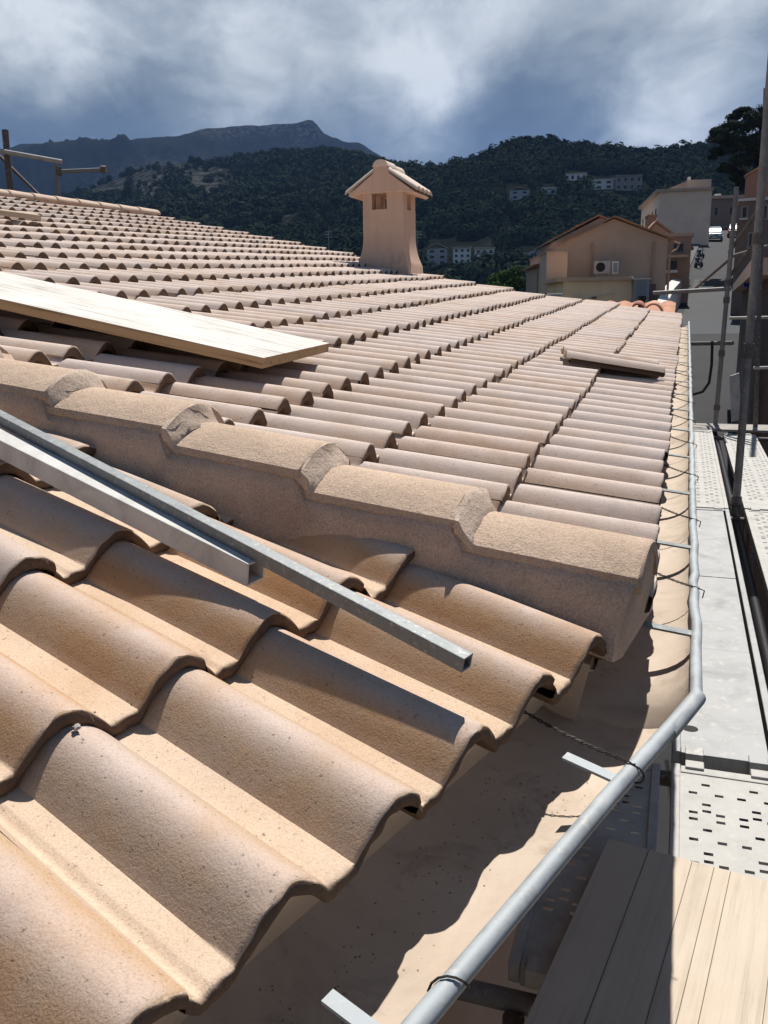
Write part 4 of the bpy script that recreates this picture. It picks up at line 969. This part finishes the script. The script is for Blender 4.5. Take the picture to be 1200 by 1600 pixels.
villa('town_house', 683, 415, 32, 26, MV[2], M_ROOFP, 'grey house with a pale roof just right of the chimney', 3, 2, False, GL)
villa('town_house', 722, 412, 28, 24, MV[0], M_ROOFP, 'white three storey block with a flat pale roof among the foot hill houses', 3, 3, True, GL)
villa('town_house', 757, 408, 30, 19, MV[0], MW_('cream_roof_b', (.55, .46, .35)), 'white two storey house with cream flat roof right of the white block', 2, 3, True, GL)
villa('town_house', 786, 406, 20, 8, MV[1], M_ROOFP, 'low cream shed like house at the end of the foot hill row', 1, 2, True, GL)
X_, Y_, z_ = terrain_at(838, 402); k = Bld('retaining_wall', 838, 404, Y_, R(20), 'long sloping grey retaining wall below the wooded hill', 'wall'); w = px(56, Y_)
m = MB(); m.sweep([[k.P(-w / 2, b_, -4), k.P(w / 2, b_, -4), k.P(w / 2, b_, px(16, Y_)), k.P(-w / 2, b_, px(5, Y_))] for b_ in (0, .8)], True, True); m.build('stone_face', MV[2], k.t); m = MB(); m.sweep([[k.P(-w / 2, b_, px(5, Y_) + .003), k.P(w / 2, b_, px(16, Y_) + .003), k.P(w / 2, b_, px(18, Y_)), k.P(-w / 2, b_, px(7, Y_))] for b_ in (-.1, .9)], True, True); m.build('coping', M_WHITEW, k.t)
for (u, v, Y_, h, lab) in ((652, 402, 120, 40, 'thin pale antenna mast just right of the chimney'), (514, 392, 140, 30, 'thin grey utility pole on the slope left of the chimney')):
    p = at(u, v, Y_); t = empty('antenna_mast', p - A3(0, 0, 6), lab, 'mast'); m = MB(); m.tube([p - A3(0, 0, 6), p + A3(0, 0, px(h, Y_))], .06, 6); m.build('pole', M_GREY, t)
    m = MB(); [m.tube([p + A3(-.6, 0, px(h, Y_) - z), p + A3(.6, 0, px(h, Y_) - z)], .025, 5) for z in (.1, .5, .9)]; m.build('crossbar', M_GREY, t)

# ---------------------------------------------------------------- single trees
p = at(795, 452, 58); cl = []
for i in range(40):
    a = random.uniform(-1, 1); cl.append((p[0] + a * 2.0, p[1] + random.uniform(-1.3, 1.3), p[2] - .9 + (1 - a * a) * random.uniform(.1, 2.0), .6, .6, .5))
tree('broadleaf_tree', p - A3(0, 0, 5), [p - A3(0, 0, 5), p - A3(-.1, 0, 2.5), p + A3(.1, 0, .3)], .22, cl, 230, .085, M_BUSH, 'rounded bright green tree crown rising behind the far roof edge')
Yp = 66.; p = at(1182, 330, Yp); cl = []
for (u, v, ru, rv) in [(1120, 212, 14, 10), (1165, 178, 22, 12), (1185, 205, 26, 18), (1215, 205, 28, 22), (1180, 240, 26, 18), (1130, 205, 20, 16), (1150, 192, 24, 14), (1176, 186, 26, 18), (1205, 178, 30, 24), (1240, 185, 36, 30), (1142, 226, 22, 12), (1170, 222, 26, 18), (1200, 225, 30, 24), (1158, 250, 26, 16), (1122, 240, 12, 8), (1188, 258, 24, 18), (1215, 262, 30, 22), (1134, 262, 12, 8), (1170, 285, 18, 12), (1200, 292, 24, 16), (1150, 276, 14, 10)]:
    for j in range(5):
        q = at(u + random.uniform(-.8, .8) * ru, v + random.uniform(-.8, .8) * rv, Yp + random.uniform(-2.5, 2.5)); s_ = random.uniform(.45, .8)
        cl.append((q[0], q[1], q[2], px(ru, Yp) * s_, px(ru, Yp) * s_, px(rv, Yp) * s_ * .8))
base = at(1192, 400, Yp); tp = [base, at(1195, 350, Yp), at(1188, 300, Yp), at(1192, 240, Yp)]
tree('pine_tree', base, tp, .28, cl, 420, .09, M_PINE, 'large dark pine leaning over the houses at the right edge', limbs=[[at(1188, 300, Yp), at(1165, 265, Yp), at(1135, 225, Yp)], [at(1190, 280, Yp), at(1210, 240, Yp), at(1230, 200, Yp)], [at(1190, 260, Yp), at(1170, 225, Yp), at(1160, 200, Yp)]])

# ================================================================== scaffold beside the eave
ZD = -1.4
EY = A3(.3245, .9459, 0); EX = A3(.9459, -.3245, 0)   # along the eave / outwards
def sp(h, e, z): return EX * h + EY * e + A3(0, 0, z)
def deck_plank(h0, h1, e0, e1, z, perforated, label, seams=(), hole_rows=3, name='scaffold_deck', pitch=.24, mat=None):
    t = empty(name, sp(h0, e0, z), label, 'scaffold deck', 'scaffold decks'); mt = mat or (M_DECK if perforated else M_DECKS)
    m = MB(); lipw = .026
    def fb(mm_, a0, a1, b0, b1, z0, z1): mm_.frame(sp(a0, b0, z0), EX * (a1 - a0), EY * (b1 - b0), A3(0, 0, z1 - z0))
    if not perforated:
        es_ = [e0 + .03] + list(seams) + [e1 - .03]
        for i in range(len(es_) - 1): fb(m, h0 + lipw, h1 - lipw - .012, es_[i] + .003, es_[i + 1] - .003, z - .02, z - .002 * (i % 2))
        m.build('sheet', mt, t, bevel=.001)
    else:
        # real slots: sheet tessellated as strips round every hole
        w = h1 - h0 - 2 * lipw; hw, hl = .0118, .0066; xs = [h0 + lipw]
        for fx in (.13, .26, .39, .61, .74, .87): xs += [h0 + lipw + w * fx - hw, h0 + lipw + w * fx + hw]
        xs.append(h1 - lipw)
        for i in range(len(xs) - 1):
            cuts = [e0 + .02]
            if i % 2 == 1:
                ci = (i // 2) % 3; y = e1 - .10
                while y > e0 + .3:
                    for o_ in ((0, .11, .145) if ci == 1 else (.052, .158, .192)): cuts += [y - o_ + hl, y - o_ - hl]
                    y -= pitch
                cuts = [cuts[0]] + sorted(cuts[1:])
            cuts.append(e1 - .02)
            for j in range(0, len(cuts) - 1, 2): fb(m, xs[i], xs[i + 1], cuts[j], cuts[j + 1], z - .0022, z)
        m.build('sheet', mt, t)
    r_ = MB()
    for a in (h0, h1 - lipw):
        fb(r_, a, a + lipw, e0, e1, z - .045, z + .006)
    r_.build('side_rail', mt, t, bevel=.003)
    for e_ in (e0, e1 - .045):
        c_ = MB(); fb(c_, h0 + lipw + .001, h1 - lipw - .001, e_, e_ + .04, z - .05, z + .004); cap_ = c_.build('end_cap', mt, t, bevel=.003)
        for a in (h0 + .04, h1 - .10):
            c_ = MB(); fb(c_, a, a + .055, e_ - .02 if e_ == e0 else e_ + .02, e_ + .03 if e_ == e0 else e_ + .065, z - .035, z + .012); c_.build('hook', mt, cap_, bevel=.003)
    return t
deck_plank(.044, .372, .35, 2.60, ZD, True, 'dusty perforated steel deck nearest the camera, partly under the plywood board')
t = deck_plank(.044, .372, 2.68, 6.30, ZD, False, 'long smooth grey sheet steel deck beside the gutter', (3.62, 4.66, 5.35))
m = MB(); m.sweep([[sp(.1 + .026 * math.cos(a), 2.86 + .022 * math.sin(a), ZD + z_) for a in np.linspace(0, 2 * math.pi, 20, endpoint=False)] for z_ in (-.001, .0015)], True, True); m.build('grip_hole', M_DARK, t)
deck_plank(.044, .372, 6.33, 10.4, ZD, True, 'pale perforated deck at the far end of the inner walkway')
deck_plank(-.285, .012, 1.62, 2.60, ZD - .01, True, 'short perforated deck in the shade under the gutter corner')
deck_plank(.475, .805, 6.36, 10.1, ZD, True, 'far perforated deck of the outer walkway beyond the dark gap')
deck_plank(.475, .805, 2.68, 6.32, ZD, True, 'outer walkway deck crossed by pole shadows at the right edge')
# plywood board on the near deck
c0, c1_, c2_ = atz(950, 1310, ZD + .045), atz(1200, 1369, ZD + .045), atz(818, 1600, ZD + .045)
lv = c2_ - c0; lv /= np.linalg.norm(lv); wv = c1_ - c0; wv -= lv * (wv @ lv); wv /= np.linalg.norm(wv)
o = wood_obj('shuttering_board', c0, lv, wv, A3(0, 0, 1), 1.5, .52, .027, M_YELLOW, 'yellow wooden shuttering board lying on the near perforated deck', 'board')
gv = MB(); [gv.box(.004, 1.49, y - .0007, y + .0007, .0004, .0012) for y in (.105, .21, .262, .30, .41)]
seam = gv.build('seam', plain('seam_dark', (.10, .07, .045)), o)
seam.matrix_parent_inverse = Matrix.Identity(4); 
# frames, rails and braces
t = empty('tube_scaffold', sp(.45, 2.6, -7.2), 'tubular steel scaffold of dark poles and rails along the far gutter', 'scaffold')
def part_tube(name, pts, r, mat, parent=None): m = MB(); m.tube(pts, r, 12); return m.build(name, mat, parent or t, smooth=True)
def collar(o_, pts):
    for p_ in pts:
        m = MB(); m.tube([p_ - A3(0, 0, .035), p_ + A3(0, 0, .035)], .036, 10); m.build('coupler', M_RUST, o_)
pB0, pB1 = atz(1149, 800, ZD), at(1199, 190, 6.02)
pa = at(1149, 800, 5.95); pb = at(1200, 170, 5.95)
u1 = part_tube('standard', [A3(*(pa + (pa - pb) * 1.9)), pa, pb + A3(0, 0, .5)], .0265, M_TUBE); collar(u1, [pa + (pb - pa) * f for f in (.03, .42, .43, .70)])
pa = at(1117, 672, 10.2); pb = at(1151, 292, 10.2)
u2 = part_tube('standard', [A3(*(pa + (pa - pb) * 2.2)), pa, pb], .0265, M_TUBE); collar(u2, [pa + (pb - pa) * f for f in (.1, .33, .55, .62)])
pa = at(1180, 672, 9.9); pb = at(1192, 300, 9.9)
u3 = part_tube('standard', [A3(*(pa + (pa - pb) * 2.2)), pa, pb + (pb - pa) * .4], .0265, M_RUST)
def led(uv0, uv1, Y0, Y1, mat=M_TUBE, r=.0242, name='ledger'): return part_tube(name, [at(*uv0, Y0), at(*uv1, Y1)], r, mat)
led((1021, 458), (1142, 451), 10.9, 10.3); led((1074, 537), (1145, 536), 10.6, 10.1, M_RUST); led((1140, 497), (1205, 496), 10.2, 9.9, M_DECK, .017); led((1178, 575), (1215, 574), 9.9, 9.7, M_DECK, .017)
led((1085, 452), (1140, 405), 13, 10.3, M_RUST, .017, 'brace'); led((1139, 395), (1192, 318), 10.3, 9.9, M_RUST, .02, 'brace'); led((1140, 432), (1185, 372), 10.3, 9.9, M_RUST, .02, 'brace')
led((1145, 400), (1200, 385), 10.3, 9.9, M_TUBE, .02)
part_tube('ledger', [sp(.425, 1.0, ZD - .09), sp(.425, 10.9, ZD - .09)], .0242, M_CABLE)
for e_ in (2.64, 6.315, 10.3): part_tube('transom', [sp(-.35, e_, ZD - .075), sp(1.1, e_, ZD - .075)], .0242, M_RUST)
part_tube('transom', [sp(-.42, 1.60, ZD - .085), sp(.1, 1.60, ZD - .085)], .0242, M_TUBE)
part_tube('standard', [sp(-.26, 1.56, ZD - 5), sp(-.26, 1.56, ZD - .09)], .0242, M_RUST); part_tube('standard', [sp(.48, 2.64, ZD - 5.6), sp(.48, 2.64, ZD - .09)], .0242, M_RUST)
m = MB(); m.frame(at(1143, 660, 9.6), at(1158, 655, 9.6) - at(1143, 660, 9.6), EY * .05, at(1140, 588, 9.6) - at(1143, 660, 9.6)); m.build('toe_board', M_DECK, t)
m = MB(); m.frame(sp(.1, 10.45, ZD - .02), EX * 1.6, EY * .5, A3(0, 0, .025)); tag(m.build('mortar_board', plain('dusty_grey_board', (.28, .26, .235), .2, 6), None), 'dusty grey board across the far end of the scaffold walkway', 'board')
m = MB(); pts = [at(1113, 533, 10.3), at(1112, 570, 10.3), at(1108, 598, 10.3), at(1098, 612, 10.3), at(1080, 617, 10.4), at(1066, 612, 10.6)]
pts = [np.array(Vector(pts[i]).lerp(Vector(pts[i + 1]), f)) for i in range(len(pts) - 1) for f in (0, .33, .66)] + [pts[-1]]
m.tube(pts, .017, 8); tag(m.build('hanging_cable', M_CABLE, None, smooth=True), 'thick black cable hanging in a loop from the scaffold rail', 'cable')
def cloth(u, v, Y, w, h, c, label):
    p = at(u, v, Y); m = MB(); rings = []
    for i in range(9):
        a = -w / 2 + w * i / 8; y = .05 * math.sin(i * 1.9); z = -h * (.75 + .25 * math.sin(i * 1.3 + 1))
        rings.append([p + A3(a, y, 0), p + A3(a * .8, y * 1.6, z * .5), p + A3(a * .55, y, z), p + A3(a * .55, y + .012, z), p + A3(a * .8, y * 1.6 + .012, z * .5), p + A3(a, y + .012, 0)])
    m.sweep(rings, True, True); tag(m.build('hanging_cloth', plain('cloth_' + label.split()[0], c, .15, 8), None, smooth=True), label, 'cloth')
cloth(1169, 436, 16.4, .16, .17, (.02, .06, .35), 'small blue cloth hanging behind the scaffold'); cloth(1189, 474, 16.4, .17, .12, (.28, .10, .55), 'small purple cloth hanging at the right edge behind the scaffold')
# scaffold beyond the ridge at the left
t = empty('ridge_scaffold', at(50, 320, 14), 'scaffold posts and bright tubes standing up beyond the left end of the ridge', 'scaffold')
Yl = 13.0
part_tube('standard', [at(20, 345, Yl), at(8, 203, Yl)], .045, M_RUST); part_tube('standard', [at(93, 345, Yl), at(88, 258, Yl)], .032, M_TUBE)
part_tube('ledger', [at(-40, 228, Yl), at(8, 237, Yl - .1), at(97, 253, Yl - .1)], .03, M_DECK); part_tube('ledger', [at(94, 268, Yl), at(161, 265, Yl)], .028, M_GALV)
part_tube('brace', [at(-30, 215, Yl + .1), at(62, 306, Yl + .1)], .022, M_RUST)
m = MB(); m.tube([at(158, 264.5, Yl), at(166, 265, Yl)], .05, 8); m.build('coupler', M_RUST, t); m = MB(); m.tube([at(92, 262, Yl), at(92, 274, Yl)], .045, 8); m.build('coupler', M_RUST, t)

# ================================================================== unseen cloud slab, added above the frame to shade the hills
def cloud_shade():
    m = MB(); n = 40; H0 = 2000.0; d = A3(math.sin(SUN_AZ), math.cos(SUN_AZ), 0); sdv = A3(d[1], -d[0], 0); off = H0 / math.tan(SUN_EL)
    vs = []; 
    for layer in (0, 1):
        for i in range(n + 1):
            for j in range(n + 1):
                a, b = i / n, j / n; f = off + 190 + 2980 * a; w = (b - .5) * 5600
                edge = min(1, 4 * min(a, 1 - a, b, 1 - b) + .15)
                z = H0 + layer * 260 * edge + 90 * mnoise.noise((a * 7, b * 9, layer)) * edge
                p = d * f + sdv * (w + 160 * mnoise.noise((a * 6, b * 6, 9))); vs.append((p[0], p[1], z))
    k = (n + 1) ** 2; fs = []
    for i in range(n):
        for j in range(n):
            q = i * (n + 1) + j; fs += [(q, q + 1, q + n + 2, q + n + 1), (k + q, k + q + n + 1, k + q + n + 2, k + q + 1)]
    m.add(vs, fs)
    t = MT('cloud', 1.0, 0.0); nt = t.nt; tr = t.N('ShaderNodeBsdfTransparent'); mx = t.N('ShaderNodeMixShader')
    t.b.inputs['Base Color'].default_value = (.75, .77, .8, 1)
    dens = t.ramp(t.noise(.0016, 5, .6), [(.36, .16), (.55, .58)]); t.L(dens, mx.inputs[0]); t.L(tr.outputs[0], mx.inputs[1]); t.L(t.b.outputs[0], mx.inputs[2])
    t.L(mx.outputs[0], nt.nodes['Material Output'].inputs[0])
    tag(m.build('shade_cloud', t.m, None, smooth=True), kind='structure')
cloud_shade()

# ================================================================== haze
m = MB(); m.box(-6900, 6900, -1700, 5900, -12.4, 1050)
t = MT('air'); t.nt.nodes.remove(t.b); pv = t.N('ShaderNodeVolumePrincipled'); pv.inputs['Color'].default_value = (.27, .48, 1.0, 1); pv.inputs['Density'].default_value = 1.1e-4; pv.inputs['Anisotropy'].default_value = .2
t.L(pv.outputs[0], t.nt.nodes['Material Output'].inputs['Volume']); tag(m.build('haze', t.m, None), kind='stuff')
